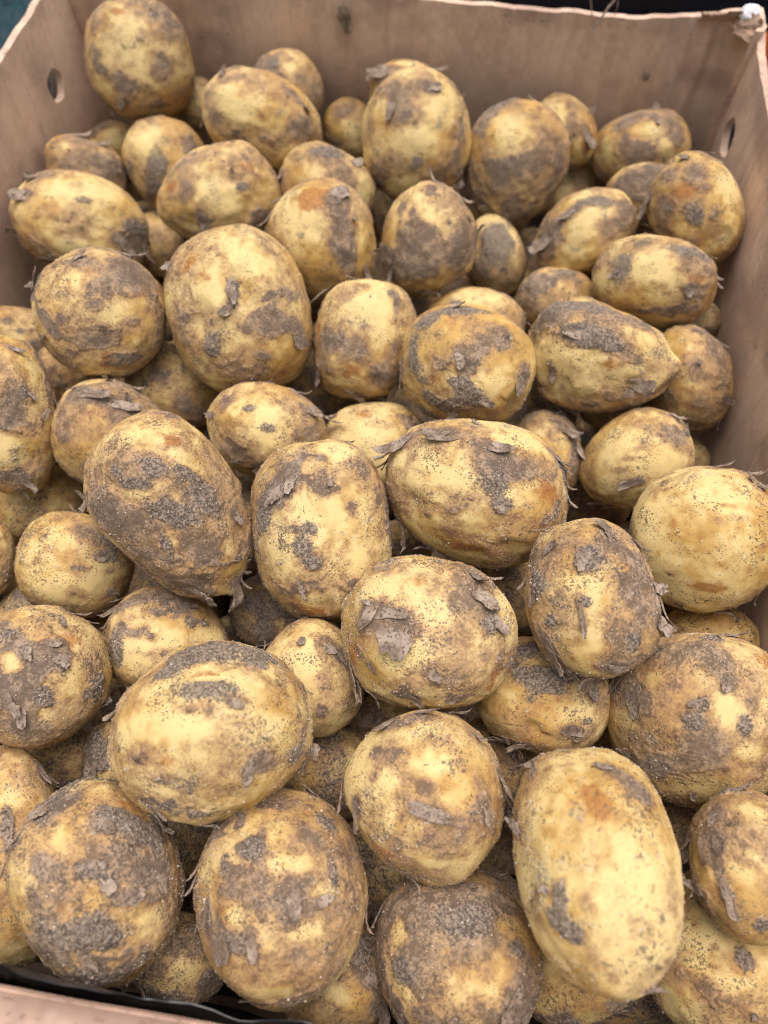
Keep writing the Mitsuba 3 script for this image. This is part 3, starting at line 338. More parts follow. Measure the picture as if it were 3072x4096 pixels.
(53,[-8672,8746,-5085,2516,2593,2375],[8786,2369,-4148,1341,-9558,-2617],3,{"sc":8,"sand":1.5},[0,36,-90,30,14,0,2,-45,-53,9,7,0,0,-19,-31,12,12,0,0,26,-17,12,9,0,0,1,-10,14,9,0,2,8,31,14,14,0,2,79,16,12,19,0,0,-31,21,30,16,0,0,-8,69,28,14,0,1,-35,-19,19,12,0,1,49,9,16,23,0,3,33,-50,26,14,0,3,1,-46,9,5,0,1,15,52,12,9,0,3,15,93,47,9,0,1,-26,-81,19,9,0],[-24,-39,28,14,60,30,100,-40,26,40,14,50,30,140,-19,45,26,12,80,40,120,22,-77,21,7,90,30,100,57,-80,19,9,20,50,100,10,-43,16,9,10,40,100,91,-38,14,9,0,60,100,37,-91,28,14,-20,50,100,93,33,14,9,20,60,100,20,-27,23,16,40,20,60],"brown potato with stringy peeled skin strips, cut off beside the soil-capped large one"),
(54,[-890,7377,-2630,3385,2806,2866],[8835,4403,-1595,3956,-8840,-2491],3,{"sand":2,"sc":-4,"so":4},[2,38,-83,53,11,16,2,-3,-81,28,12,16,2,-30,-72,14,7,16,2,55,-56,12,11,16,3,4,-58,16,7,16,2,2,-39,21,11,16,0,-11,-25,18,7,16,0,24,-23,11,7,16,1,-40,-59,16,7,16,1,64,-45,7,11,16,1,-68,-23,23,16,16,1,-21,-6,23,11,16,0,31,48,11,11,16,0,42,40,9,12,16,1,56,19,16,16,16,0,74,31,11,16,16,2,66,53,11,11,16,0,44,55,21,9,16,2,62,-64,18,11,16,0,-56,37,11,4,16,2,-27,83,11,5,16,1,-51,54,9,5,16,3,-42,23,11,7,16],[-85,-49,19,9,196,40,100,20,-18,11,7,36,20,80,84,51,18,14,36,90,80,98,-13,11,7,26,60,100,75,62,14,7,86,50,100,25,47,23,12,116,20,80,-67,72,21,7,36,50,100,-23,96,16,5,56,80,100],"large oval potato with a thick cap of grey sandy soil on its top"),
(55,[1567,10403,-6305,2318,2075,2040],[6277,-7297,-2712,-7665,-6402,-515],2,{"so":4},[0,-37,-42,15,24,-60,0,-59,-5,12,9,-60,1,-48,-20,9,18,-60,0,15,-16,15,18,-60,0,-8,-60,9,12,-60,1,-14,-9,18,18,-60,0,50,13,12,12,-60],[-13,-63,45,12,-5,35,120,-57,-22,18,12,60,30,80,-93,32,21,15,110,60,100],"shaded potato with a curled brown skin sliver, behind the soil-capped large one"),
(56,[10642,10971,-6170,2647,2296,2293],[9775,-1650,1311,-1231,-9520,-2804],3,{"sc":-4},[2,-6,-27,31,16,-15,2,-24,-64,23,13,-15,0,-45,-35,13,13,-15,2,15,-13,16,8,-15,1,30,23,36,21,-15,0,58,37,21,13,-15,2,64,18,8,5,-15,0,32,-33,16,5,-15,1,-40,19,16,16,-15,0,-14,80,26,8,-15,0,-12,10,10,5,-15],[-35,84,28,16,185,60,120,-6,80,31,10,135,60,100,63,-28,23,16,115,60,80,-18,93,23,13,75,70,100,43,36,18,13,15,20,50],"potato with a black soil patch on its crown under the egg-shaped flaky one"),
(57,[16344,10819,-5150,3165,3214,2966],[7007,-7086,825,-6176,-6604,-4272],3,{"sc":0,"sand":1.5},[2,-69,-17,7,7,-45,0,-73,42,11,9,-45,0,-41,31,11,11,-45,2,-4,-10,9,7,-45,2,3,8,11,9,-45,0,-40,-49,22,13,-45,0,-19,-48,15,18,-45,2,-43,-67,11,7,-45,1,-51,4,15,11,-45,1,16,-21,11,15,-45,0,29,12,22,13,-45,0,29,39,26,13,-45,2,46,-56,7,11,-45,0,26,-45,7,7,-45,2,37,-25,7,11,-45,3,5,-85,17,13,-45,3,-6,-97,4,3,-45,0,-10,52,7,7,-45,1,-42,57,17,11,-45,1,58,-10,13,9,-45,0,25,63,24,17,-45],[-55,30,28,20,15,15,50,-76,34,22,15,75,25,80,-40,-90,22,11,-15,50,80,-2,-44,15,9,75,20,50,-46,-72,11,7,15,20,50,-76,50,13,9,95,30,80,84,37,24,11,-65,60,100,55,63,11,7,45,40,80,-11,83,17,7,155,30,80],"large yellow potato with scattered grey skin plates, cut off below the large pale one"),
(58,[17971,14833,-7569,2002,1449,1584],[9220,14,3871,1320,-9412,-3108],1,{"so":10},[],[],"brown potato lying in shadow under the large pale yellow one"),
(59,[6649,6432,-3727,2733,2542,2451],[6258,-7771,-676,-7789,-6179,-1070],3,{"tp":-7,"sc":-6,"sand":1.6},[0,-68,32,8,10,-60,0,-8,1,12,10,-60,0,19,6,29,5,-50,0,28,-52,10,23,-60,0,-11,-46,8,8,-60,0,23,59,6,6,-60,0,43,24,29,12,-60,0,62,16,18,8,-60,0,49,-7,8,12,-60,3,25,80,14,10,-60,1,-35,36,16,14,-60,1,16,-29,16,16,-60,1,-29,-18,31,14,-60,0,65,-50,12,16,-60,0,-29,78,8,12,-60,1,-8,92,10,12,-60,1,63,37,16,6,-60,0,-47,46,8,5,-60,0,-80,-21,25,8,-60,1,-61,-31,25,12,-60],[3,23,47,16,-50,25,60,-59,79,33,12,15,50,80,-29,81,23,12,-100,40,80,-26,85,20,10,20,40,80,19,-87,35,12,10,45,80,45,-86,14,10,-20,50,80,64,75,20,10,-40,60,100,41,-48,18,10,20,20,50,-92,-6,31,16,30,25,60,-82,-33,27,12,-40,20,60,-66,-73,23,12,-20,50,100,-29,-81,18,10,-10,50,100],"yellow potato with a rolled skin strip across its face and orange stain low down"),
(60,[11805,4972,-1956,3216,2369,2567],[1977,-9801,-157,-9475,-1870,-2593],3,{"sc":-18,"sand":2,"speck":1},[3,-58,-7,12,13,-80,3,-46,-15,12,10,-80,0,-64,-51,25,13,-60,0,-52,-64,12,8,-80,1,-57,-30,13,8,-80,1,1,63,12,12,-80,2,23,48,8,12,-80,2,47,39,13,8,-80,2,38,54,13,8,-80,0,27,19,10,10,-80,0,23,75,10,10,-80,0,39,73,10,8,-80,1,-6,-37,17,15,-80,1,32,-48,15,10,-80,0,41,-58,3,3,-80,1,-56,43,17,13,-80],[17,58,12,7,90,40,100,11,42,10,5,40,30,100,-85,50,19,12,50,60,70,87,-28,19,7,-90,50,100,-75,-35,20,8,120,12,30,15,-97,10,8,-40,60,100],"large upright clean yellow potato with an orange-brown stain and fine dark specks"),
(61,[16950,5656,-3189,2214,1742,1827],[303,-9965,-783,-9115,46,-4113],3,{},[0,-59,43,12,17,-85,2,-92,26,24,7,-85,0,-11,73,19,21,-85,3,-17,59,21,14,-85,0,-22,45,10,10,-85,1,18,17,24,21,-85,0,-5,9,12,7,-85,1,-70,-9,21,10,-85,0,38,38,10,14,-85,2,71,-9,10,12,-85],[-27,95,24,19,75,70,70,-5,98,14,14,65,60,100,35,78,29,14,85,60,80,21,44,48,17,-15,30,80,-27,52,26,21,-65,25,60,24,90,24,10,-25,50,100,-95,13,29,14,-95,50,100,-61,49,26,14,-15,25,80],"flaky potato with peeling skin strips, cut off beside the large orange-stained one"),
(62,[17361,2974,-6716,2638,2617,2444],[8141,-4707,3400,-4393,-8822,-1694],3,{"sc":-14},[0,-33,45,13,11,-35,2,17,-12,10,11,-35,0,-3,37,21,10,-35,1,18,19,17,11,-35,0,-13,-5,4,4,-35,1,-32,-2,23,13,-35],[],"large speckled yellow potato in the near corner under the flaky cut-off one"),
(63,[-8313,2679,-6490,3649,2031,2532],[3852,-9076,-1670,-8122,-4193,4055],3,{"sand":1.5},[0,-58,-71,10,14,-85,2,-37,-10,10,10,-85,2,-21,-8,12,10,-85,1,-52,-17,24,14,-85,0,-3,-10,8,22,-85],[-62,-64,22,14,15,25,80,-57,-80,14,10,-85,50,100,-18,-12,26,12,15,50,80],"tall soil-edged yellow potato at the picture's edge beside the near soil-caked one"),
(64,[-3858,2451,-4102,3171,2400,2565],[6323,-7476,-2033,-6963,-6634,2740],3,{"sc":10,"so":14,"sand":2},[0,-77,22,14,16,-65,0,-80,-5,14,11,-65,2,-93,-29,14,7,-65,2,-32,-53,27,14,-65,2,-29,-88,18,11,-65,0,-11,-68,21,11,-65,3,-42,-65,14,7,-65,0,-10,-31,25,11,-65,2,-11,5,14,9,-65,0,-37,51,14,14,-65,1,-48,15,13,16,-65,1,14,10,14,13,-65,1,60,-31,25,21,-65,3,9,50,7,9,-65,0,14,-9,9,9,-65,0,23,-49,20,11,-65,2,46,25,21,18,-65,2,37,48,27,14,-65,0,30,76,21,18,-65,2,78,47,25,11,-65,0,86,0,21,7,-65,1,-68,-45,14,11,-65,0,-5,-84,7,16,-65,2,-3,-80,11,14,-65],[-86,18,25,23,55,15,50,-94,-28,21,11,-95,60,100,7,-9,18,14,-5,20,60,32,-21,20,13,-70,30,80,32,-66,20,13,45,25,70,-17,-90,25,13,15,40,100,-73,59,25,14,45,60,80,-56,81,23,9,35,60,80,-44,-28,21,16,-25,12,40,81,49,20,11,35,50,80,-38,-84,20,9,-45,50,80,82,-54,13,7,25,50,100,60,46,16,9,-5,20,60],"soil-caked potato with torn skin patches near the front panel, clean yellow on one side"),
(65,[-6301,6653,-8392,1303,951,1035],[2440,-9491,-1991,-8996,-2982,3189],2,{"so":16},[2,-5,43,34,46,-90,1,50,43,34,17,-90],[10,69,86,52,10,50,80,34,92,52,34,50,60,100],"small potato with a thick crumpled flap of soil and skin, tucked behind the soil-capped oval"),
(66,[2143,2756,-4609,3123,2745,2723],[3886,-9209,-302,-9125,-3892,1260],3,{"sc":6,"tp":-3,"sand":2},[2,-52,-66,16,10,-80,0,-46,-41,10,10,-80,2,-46,20,10,10,-80,0,-53,8,5,35,-80,0,13,-16,19,16,-80,2,-4,-61,5,10,-80,1,8,-47,16,9,-80,1,-50,-9,10,12,-80,1,-22,-18,21,10,-80,0,-38,-49,9,9,-80,0,-4,-32,9,7,-80,1,35,-22,21,9,-80,0,52,-8,10,7,-80,1,75,17,16,7,-80,0,-82,-21,31,9,-80,1,-87,-42,16,5,-80,0,-24,-91,10,24,-80,0,72,-47,14,10,-80,0,88,-4,35,9,-80,2,26,51,16,10,-80,1,5,50,14,10,-80,2,-38,49,7,9,-80,0,2,81,10,17,-80,0,-46,27,9,7,-80,1,33,91,5,7,-80,0,-78,50,14,10,-80,1,76,34,9,7,-80],[17,-35,19,10,-95,35,100,0,-13,26,16,10,15,50,26,35,19,10,0,20,80,39,-90,19,9,-30,70,100,-79,-59,19,7,90,30,80,-11,-59,10,7,10,20,60,-48,84,19,9,50,60,70,-36,90,19,9,30,70,70,-74,27,16,9,10,30,100,19,67,21,23,0,12,40,-8,78,19,7,20,20,60],"large creased potato with pale scabs near its base, close to the front panel"),
(67,[2645,7389,-9329,2167,1780,1826],[9781,-1742,-1140,-1866,-9764,-1091],1,{"sc":10,"so":22},[0,-16,-49,27,21,-20,1,26,-47,10,27,-20],[],"dark shaded potato in the gap between the soil-capped oval and the rolled-strip potato"),
(68,[8168,1910,-6070,2724,2580,2466],[3837,-9198,820,-9189,-3891,-653],3,{"sc":22,"so":4,"sand":2},[2,-83,49,12,8,-75,0,-52,15,58,23,-75,0,-20,-8,48,29,-75,2,-28,-15,29,17,-75,2,5,65,17,14,-75,1,-33,57,10,12,-75,1,16,71,23,12,-35,1,29,-43,12,12,-75,2,14,-66,8,6,-75,1,45,-27,12,12,-75,0,-37,-74,12,15,-75,0,48,48,23,8,-75,1,-13,-59,8,8,-75,1,-71,42,4,12,-75],[-70,-14,19,17,45,30,80,-76,-63,33,10,0,50,80,52,-53,50,23,45,35,60,69,-55,27,21,25,60,80,38,80,23,17,5,60,80,-86,47,15,12,-135,60,100,-63,73,23,8,35,20,60,6,-98,25,12,0,50,80,-8,-98,17,10,-15,50,80],"large potato almost fully coated in dull brown skin, standing at the front of the heap"),
(69,[12535,1678,-7886,2029,1417,1577],[8838,4310,1820,4094,-9007,1451],2,{"sc":-6},[0,17,15,12,22,20,0,56,17,12,12,20,1,38,27,16,16,20,0,-60,-4,19,16,20,1,-17,-32,31,16,20,0,-49,69,31,16,20,1,-75,33,25,19,20,0,46,60,19,25,20],[18,1,34,16,150,25,80,-66,55,50,16,40,40,100,-41,62,34,19,30,50,100,57,14,25,19,140,20,60],"yellow potato low at the front under the large orange-stained one"),
(70,[-1612,298,-7522,1993,1426,1568],[9609,-1732,-2161,-1460,-9799,1362],2,{"so":15,"sc":10},[0,-22,27,25,19,-20,1,30,16,31,22,-20,2,12,77,38,16,-20,0,81,19,19,25,-20,1,-28,8,16,13,-20],[-78,60,57,25,30,60,70,-41,78,41,19,20,60,80,-73,44,35,16,160,50,80],"dirty potato low beside the front panel, crumbling soil and skin along its base"),
(71,[4342,506,-8082,1846,1970,1773],[3697,-9264,718,-9283,-3648,723],2,{},[2,-31,-43,20,31,-80,0,14,-50,14,14,-80,1,37,-4,28,17,-80,0,-38,-53,23,17,-80,1,-12,5,14,11,-80,2,0,4,6,6,-80,1,17,17,17,14,-80],[-37,-24,34,17,0,30,80,10,-44,31,20,-40,25,80,27,95,39,17,110,50,80,56,-56,39,23,-10,50,80,-47,-61,20,11,-50,60,100],"yellow potato with a brown skin tongue, low at the front beside the fully brown-coated one"),
(72,[9294,8812,-9105,1668,1588,1514],[5980,-7985,-692,-7929,-5768,-1965],1,{"sc":10,"so":22},[],[-35,-57,25,16,0,60,100],"shaded potato below the one with the black soil patch on its crown"),
(73,[4602,9875,-10012,1553,1254,1298],[9902,1394,-16,1362,-9698,-2024],1,{"so":0},[],[-42,-28,56,41,100,60,80,-14,-6,36,26,20,60,100],"pale greenish potato glimpsed under the round one with broken skin plates"),
(74,[16895,7152,-9004,1520,1267,1291],[9298,1055,3526,1390,-9877,-710],1,{"so":20},[],[10,54,26,26,90,50,100],"grey shaded potato glimpsed between the large orange-stained and flaky cut-off ones"),
(76,[4305,17814,-9414,1663,1531,1484],[2950,-8631,-4099,-9548,-2828,-918],1,{"so":24},[],[],"dark potato glimpsed between the upright blocky and large broad ones"),
(77,[9853,16313,-9060,1883,1664,1646],[2770,-8995,-3378,-9526,-2109,-2194],1,{"so":22},[],[],"dark potato glimpsed behind the egg-shaped one with peeling flakes"),
(78,[-13725,37346,-9879,1911,1541,1596],[1583,-6259,-7637,-9103,-3921,1327],1,{"so":8},[],[],"shaded potato between the torn-fringed yellow one and the lumpy rust-spotted one"),
(79,[-1431,14296,-9869,1822,1653,1614],[9704,1913,-1475,1301,-9284,-3481],1,{"so":30},[],[],"dusty dark potato glimpsed under the tip of the long knobbly one"),
(80,[-12963,46673,-6344,1504,1370,1335],[1377,-5001,-8549,-9314,-3591,600],1,{"so":20},[],[],"shaded potato between the high corner potato and the tilted yellow one"),
(81,[14637,28617,-10317,1630,1228,1316],[9701,-423,2389,1112,-7976,-5929],1,{"so":14},[],[],"shaded potato glimpsed beneath the pear-shaped one"),
(82,[-8906,6358,-9759,1638,1297,1355],[9001,1891,-3924,1375,-9782,-1559],1,{"so":25},[],[],"dark potato glimpsed under the brown one with stringy peeled strips"),
(83,[18478,33479,-7764,1472,1135,1202],[9513,-1327,2781,1002,-7204,-6863],1,{"so":20},[],[],"shaded potato between the smooth crosswise oval and the side panel"),
(84,[-7910,24048,-11974,1588,1316,1344],[9400,2699,-2085,1155,-8270,-5502],1,{"so":14},[],[],"potato glimpsed in the gap under the small sandy one"),
(85,[11118,8320,-11968,2099,1871,1843],[5857,-8102,-234,-7947,-5684,-2132],1,{"sc":10,"so":26},[],[],"dark potato glimpsed behind the rolled-strip and large orange-stained potatoes"),
]
BURIED = [[-14860,9243,-5201,2756,"dark potato buried deep in the heap, hidden under the top layer"],[-13734,3264,-5374,3021,"dark potato buried deep in the heap, hidden under the top layer"],[-14824,6425,-9908,2759,"dark buried potato glimpsed between the stringy-peeled one and the tall soil-edged one"],[-11397,43469,-11410,2835,"dark potato buried deep in the heap, hidden under the top layer"],[-4659,37352,-11426,2967,"dark buried potato glimpsed between the brown-banded one and the biggest smooth one"],[6387,22813,-11442,2777,"dark potato buried deep in the heap, hidden under the top layer"],[-1976,28949,-11456,2914,"dark buried potato glimpsed between the brown-banded one and the small sandy one"],[1965,44593,-11460,2911,"dark buried potato glimpsed between the tan stalked one and the tall upright yellow one"],[14285,38493,-11470,2707,"dark buried potato glimpsed between the crosswise oval one and the small brown one"],[-8203,30268,-11504,2858,"dark potato buried deep in the heap, hidden under the top layer"],[10112,28675,-11528,2927,"dark buried potato glimpsed between the pear-shaped one and the one behind the sandy end"],[16247,19002,-11553,2751,"dark buried potato glimpsed between the flaky egg-shaped one and the large pale one"],[-4304,4012,-11571,2730,"dark buried potato glimpsed between the soil-capped oval one and the soil-caked one"],[15148,2352,-11601,2779,"buried potato between the low yellow one at the front and near-corner speckled one"],[-12043,12304,-11671,2900,"dark buried potato glimpsed between the stringy-peeled one and the two-patched round one"],[-4604,18735,-11704,2775,"dark buried potato glimpsed between the long knobbly one and the upright blocky one"],[5617,4359,-11719,2935,"dark buried potato glimpsed between the large creased one and the rolled-strip one"],[-14915,32677,-11772,2701,"dark buried potato glimpsed between the purple-brown mottled one and the biggest smooth one"],[-6782,10218,-11789,2762,"dark buried potato glimpsed between the stringy-peeled one and the soil-capped oval one"],[3722,13968,-11798,2875,"dark buried potato glimpsed between the broken-plated round one and the one with the curled sliver"],[16440,32033,-11844,2704,"dark buried potato glimpsed between the clean spotted one and the pear-shaped one"],[2655,33650,-11909,2955,"dark buried potato glimpsed between the brown-banded one and the tan stalked one"],[13570,13276,-11948,2925,"dark buried potato glimpsed between the black-crowned one and the large grey-plated one"],[-5837,43046,-12038,2913,"dark buried potato glimpsed between the orange-blotched narrowing one and the lumpy rust-spotted one"],[-11571,22138,-12091,2714,"dark buried potato glimpsed between the long knobbly one and the greenish shadowed one"],[10809,18999,-12485,2885,"dark buried potato glimpsed between the large broad one and the broken-plated round one"],[267,22419,-12610,2851,"dark potato buried deep in the heap, hidden under the top layer"],[-70,9569,-12810,2888,"dark buried potato glimpsed between the dark gap one and the soil-capped oval one"],[-16455,40218,-12830,2976,"buried potato between the shaded one by the torn-fringed one and purple-brown mottled one"],[5413,39780,-12845,2775,"dark buried potato glimpsed between the tan stalked one and the half-shown yellow one"],[13786,24815,-13201,2710,"dark buried potato glimpsed between the clean spotted one and the flaky egg-shaped one"],[-16832,26007,-13319,2784,"buried potato between the one with the skin roll and tall flaky cut-off one"],[9828,36041,-13362,2913,"dark buried potato glimpsed between the half-shown yellow one and the small brown one"],[4429,28116,-13480,2789,"dark buried potato glimpsed between the sandy-crowned one and the greenish yellow one"],[-10407,38372,-13521,2786,"dark potato buried deep in the heap, hidden under the top layer"],[10383,42398,-13734,2851,"dark buried potato glimpsed between the black-capped one and the grey-capped one"],[-11555,4065,-13847,2869,"dark potato buried deep in the heap, hidden under the top layer"],[15563,44350,-14499,2783,"dark potato buried deep in the heap, hidden under the top layer"],[-15435,9171,-14542,2710,"dark buried potato glimpsed between the stringy-peeled one and the dark one under the stringy-peeled one"],[-8176,15613,-14914,3006,"dark buried potato glimpsed between the long knobbly one and the dark-blotched one"],[7448,10547,-15005,2832,"dark buried potato glimpsed between the rolled-strip one and the broken-plated round one"],[16524,7354,-15016,2795,"dark potato buried deep in the heap, hidden under the top layer"],[-712,1846,-15121,2705,"dark buried potato glimpsed between the large creased one and the crumbling low one"],[-15687,18746,-15176,2958,"dark buried potato glimpsed between the two-patched round one and the orange-brown sliver"],[4523,18541,-15220,2907,"buried potato between the large broad one and broken-plated round one"],[10104,2107,-15263,2773,"dark buried potato glimpsed between the brown-coated one and the large orange-stained one"],[-3317,33312,-15273,2935,"dark buried potato glimpsed between the biggest smooth one and the brown-banded one"],[-1389,40450,-15538,2981,"dark buried potato glimpsed between the tan stalked one and the brown-banded one"],[-10959,26284,-15619,2746,"dark potato buried deep in the heap, hidden under the top layer"],[7484,31629,-16140,2714,"dark potato buried deep in the heap, hidden under the top layer"],[-4297,26705,-16180,2847,"dark potato buried deep in the heap, hidden under the top layer"],[14973,16714,-16330,2883,"dark buried potato glimpsed between the flaky egg-shaped one and the black-crowned one"],[-7134,2241,-16382,2701,"dark potato buried deep in the heap, hidden under the top layer"],[-1595,16990,-16495,2855,"dark potato buried deep in the heap, hidden under the top layer"],[-10524,33502,-16569,2904,"dark potato buried deep in the heap, hidden under the top layer"],[13829,29655,-16579,2723,"buried potato between the shaded one below the pear and one behind the sandy end"],[-4709,8335,-16645,3031,"dark potato buried deep in the heap, hidden under the top layer"],[-17145,1830,-10810,2541,"dark potato buried deep in the heap, hidden under the top layer"],[17194,36088,-15331,2437,"dark potato buried deep in the heap, hidden under the top layer"],[-14842,44668,-15456,2635,"dark buried potato glimpsed between the biggest smooth one and the lumpy rust-spotted one"],[-17097,35961,-16082,2443,"dark potato buried deep in the heap, hidden under the top layer"],[5206,44959,-16160,2493,"dark potato buried deep in the heap, hidden under the top layer"],[7565,22915,-16313,2427,"dark buried potato glimpsed between the large broad one and the broken-plated round one"],[-10548,10736,-16528,2457,"dark buried potato glimpsed between the stringy-peeled one and the crumpled-flap one"],[-6860,21076,-16549,2532,"dark potato buried deep in the heap, hidden under the top layer"],[-15623,30824,-16628,2548,"dark buried potato glimpsed between the purple-brown mottled one and the one with the skin roll"],[5323,2253,-16720,2424,"dark potato buried deep in the heap, hidden under the top layer"],[1931,24897,-16778,2440,"dark buried potato glimpsed between the large broad one and the upright blocky one"],[-16984,13693,-5498,2312,"dark potato buried deep in the heap, hidden under the top layer"],[-17055,10979,-9431,2243,"dark potato buried deep in the heap, hidden under the top layer"],[-17180,13713,-15107,2384,"dark buried potato glimpsed between the orange-brown sliver and the two-patched round one"],[-17004,1483,-15485,2231,"dark potato buried deep in the heap, hidden under the top layer"],[2473,5767,-15723,2247,"dark potato buried deep in the heap, hidden under the top layer"],[17392,21169,-15853,2334,"dark potato buried deep in the heap, hidden under the top layer"],[5365,36288,-16148,2208,"dark potato buried deep in the heap, hidden under the top layer"],[-10421,42526,-16181,2228,"dark potato buried deep in the heap, hidden under the top layer"],[9797,15282,-16349,2347,"dark buried potato glimpsed between the black-crowned one and the dark one by the flaky egg"],[17024,1792,-16470,2150,"dark potato buried deep in the heap, hidden under the top layer"],[12977,10478,-16580,2326,"dark potato buried deep in the heap, hidden under the top layer"],[2449,31576,-16609,2379,"dark buried potato glimpsed between the brown-banded one and the greenish yellow one"],[-17584,15141,-10054,1909,"dark potato buried deep in the heap, hidden under the top layer"],[-5,17945,-11493,1885,"dark potato buried deep in the heap, hidden under the top layer"],[7575,45613,-11826,1968,"dark buried potato glimpsed between the large tan-brown one and the black-capped one"],[-17597,45144,-11963,2023,"dark buried potato glimpsed between the black-smeared one and the rough one by the side panel"],[8963,14194,-12016,1886,"dark buried potato glimpsed between the broken-plated round one and the black-crowned one"],[-4499,23512,-12388,1870,"dark buried potato glimpsed between the small sandy one and the long knobbly one"],[-3727,13280,-13981,1897,"dark buried potato glimpsed between the dusty dark one and the soil-capped oval one"],[-3226,45863,-14752,1903,"dark buried potato glimpsed beside the orange-blotched narrowing one"],[17670,27356,-15313,1926,"dark buried potato glimpsed between the large pale one and the clean spotted one"],[17647,11988,-15351,1962,"dark buried potato glimpsed between the large orange-stained one and the large grey-plated one"],[-13089,14649,-15801,1910,"dark potato buried deep in the heap, hidden under the top layer"],[-14275,23219,-16026,1942,"dark potato buried deep in the heap, hidden under the top layer"],[2450,12361,-16082,1884,"dark buried potato glimpsed between the dark gap one and the pale greenish one"],[-7149,45448,-16083,2021,"dark potato buried deep in the heap, hidden under the top layer"],[10063,6662,-16112,1920,"dark buried potato glimpsed between the rolled-strip one and the large orange-stained one"],[9388,27345,-16196,1891,"dark potato buried deep in the heap, hidden under the top layer"],[12474,21293,-16260,2029,"dark potato buried deep in the heap, hidden under the top layer"],[-6321,40998,-16331,2065,"dark potato buried deep in the heap, hidden under the top layer"],[13717,38757,-16367,2048,"dark potato buried deep in the heap, hidden under the top layer"],[566,45031,-16376,1949,"dark buried potato glimpsed between the tan stalked one and the orange-blotched narrowing one"],[17368,40111,-16538,1937,"dark potato buried deep in the heap, hidden under the top layer"],[7827,39544,-16601,1868,"dark potato buried deep in the heap, hidden under the top layer"],[-2000,22258,-16609,1896,"dark potato buried deep in the heap, hidden under the top layer"],[-13808,39684,-16704,1942,"dark potato buried deep in the heap, hidden under the top layer"],[816,36137,-16732,2098,"dark potato buried deep in the heap, hidden under the top layer"]]

SPH = {k: trimesh.creation.icosphere(k) for k in (3, 4, 5, 6)}
GROUP = 'potatoes heaped in the cardboard box'
taken = {}

class Shape:
    """one potato's form: unit directions in its own frame (long axis, cross axis, depth) -> metres"""
    def __init__(self, seed, M, R, e, rng):
        self.c = np.array(M[:3]) / 1e5; self.ax = np.array(M[3:]) / 1e5
        a, b = np.array(R[:3]) / 1e4, np.array(R[3:]) / 1e4
        self.R = np.stack([a, b, np.cross(a, b)])
        self.seed = seed; self.e = e; self.flip = False
        self.bx = e.get('bx', 20 + rng.uniform(0, 3)) / 10
        self.tp = e.get('tp', rng.uniform(-6, 6)) / 100
        self.lump = e.get('lump', 1.0)
        self.eyes = []
        self.flats = []
        for _ in range(3):
            d = rng.normal(size=3); self.flats.append((d / np.linalg.norm(d), rng.uniform(.3, .7), rng.uniform(.02, .075)))
        for _ in range(rng.integers(4, 8)):
            d = rng.normal(size=3); self.eyes.append((d / np.linalg.norm(d), rng.uniform(.10, .2), rng.uniform(.015, .04)))
    def local(self, n):
        r = (np.abs(n) ** self.bx).sum(1) ** (-1 / self.bx)
        m = 1 + .155 * self.lump * (meshkit.fbm(n * 1.15 + self.seed * 3.7, 2, self.seed) - .5) + .05 * self.lump * (meshkit.fbm(n * 3.6 + self.seed, 2, self.seed + 3) - .5)
        for d, w, h in self.eyes:
            q = ((n - d) ** 2).sum(1) / w ** 2
            m = m - h * np.exp(-q) + .5 * h * np.exp(-((np.sqrt(q) - 1.5) / .5) ** 2) * (n @ np.array([0, -1, 0.3]) > d @ np.array([0, -1, .3]))
        for d, lim, amt in self.flats:
            m = m - amt * sstep(lim, 1.0, n @ d)
        k = 1 + self.tp * n[:, 0]
        v = n * (r * m * 1.022)[:, None] * self.ax
        v[:, 1:] *= k[:, None]
        if 'nub' in self.e:
            p, q, rad, h = np.array(self.e['nub']) / 100
            d = np.array([p, q, -math.sqrt(max(0, 1 - p * p - q * q))]); d /= np.linalg.norm(d)
            v += np.exp(-(((n - d) ** 2).sum(1) / rad ** 2) ** 1.25)[:, None] * h * self.ax[0] * d
        return v
    def world(self, n):
        return self.c + self.local(n) @ self.R
    def normal(self, n):
        t = np.cross(n, [0.31, .77, .55]); t /= np.linalg.norm(t, axis=1, keepdims=True); b = np.cross(n, t)
        e = .02
        un = lambda q: q / np.linalg.norm(q, axis=1, keepdims=True)
        N = np.cross(self.world(un(n + e * t)) - self.world(un(n - e * t)), self.world(un(n + e * b)) - self.world(un(n - e * b)))
        N /= np.linalg.norm(N, axis=1, keepdims=True)
        return N * np.sign(((self.world(n) - self.c) * N).sum(1))[:, None]

def spot_fields(n, spots, u, v):
    sp = np.array(spots, float).reshape(-1, 6)
    for kind, p, q, r1, r2, ang in sp:
        p, q, r1, r2 = p / 100, q / 100, r1 / 100, r2 / 100
        s = np.array([p, q, -math.sqrt(max(1e-4, 1 - p * p - q * q))])
        t1 = np.array([math.cos(math.radians(ang)), math.sin(math.radians(ang)), 0]); t1 -= (t1 @ s) * s; t1 /= np.linalg.norm(t1)
        t2 = np.cross(s, t1)
        d = n - s
        k = ((d @ t1) / r1) ** 2 + ((d @ t2) / r2) ** 2 + ((d @ s) / max(r1, r2)) ** 2 * .5
        g = np.exp(-.75 * k ** 1.5)
        if kind == 0: u += .44 * g
        elif kind == 1: u -= .42 * g; v -= .10 * g * (v > 0)
        elif kind == 2: v[:] = np.where(g > .02, np.maximum(v, 0) + .56 * g, v); u += .12 * g
        else: v -= .62 * g
    return np.clip(u, -.6, .75), np.clip(v, -.8, .8)

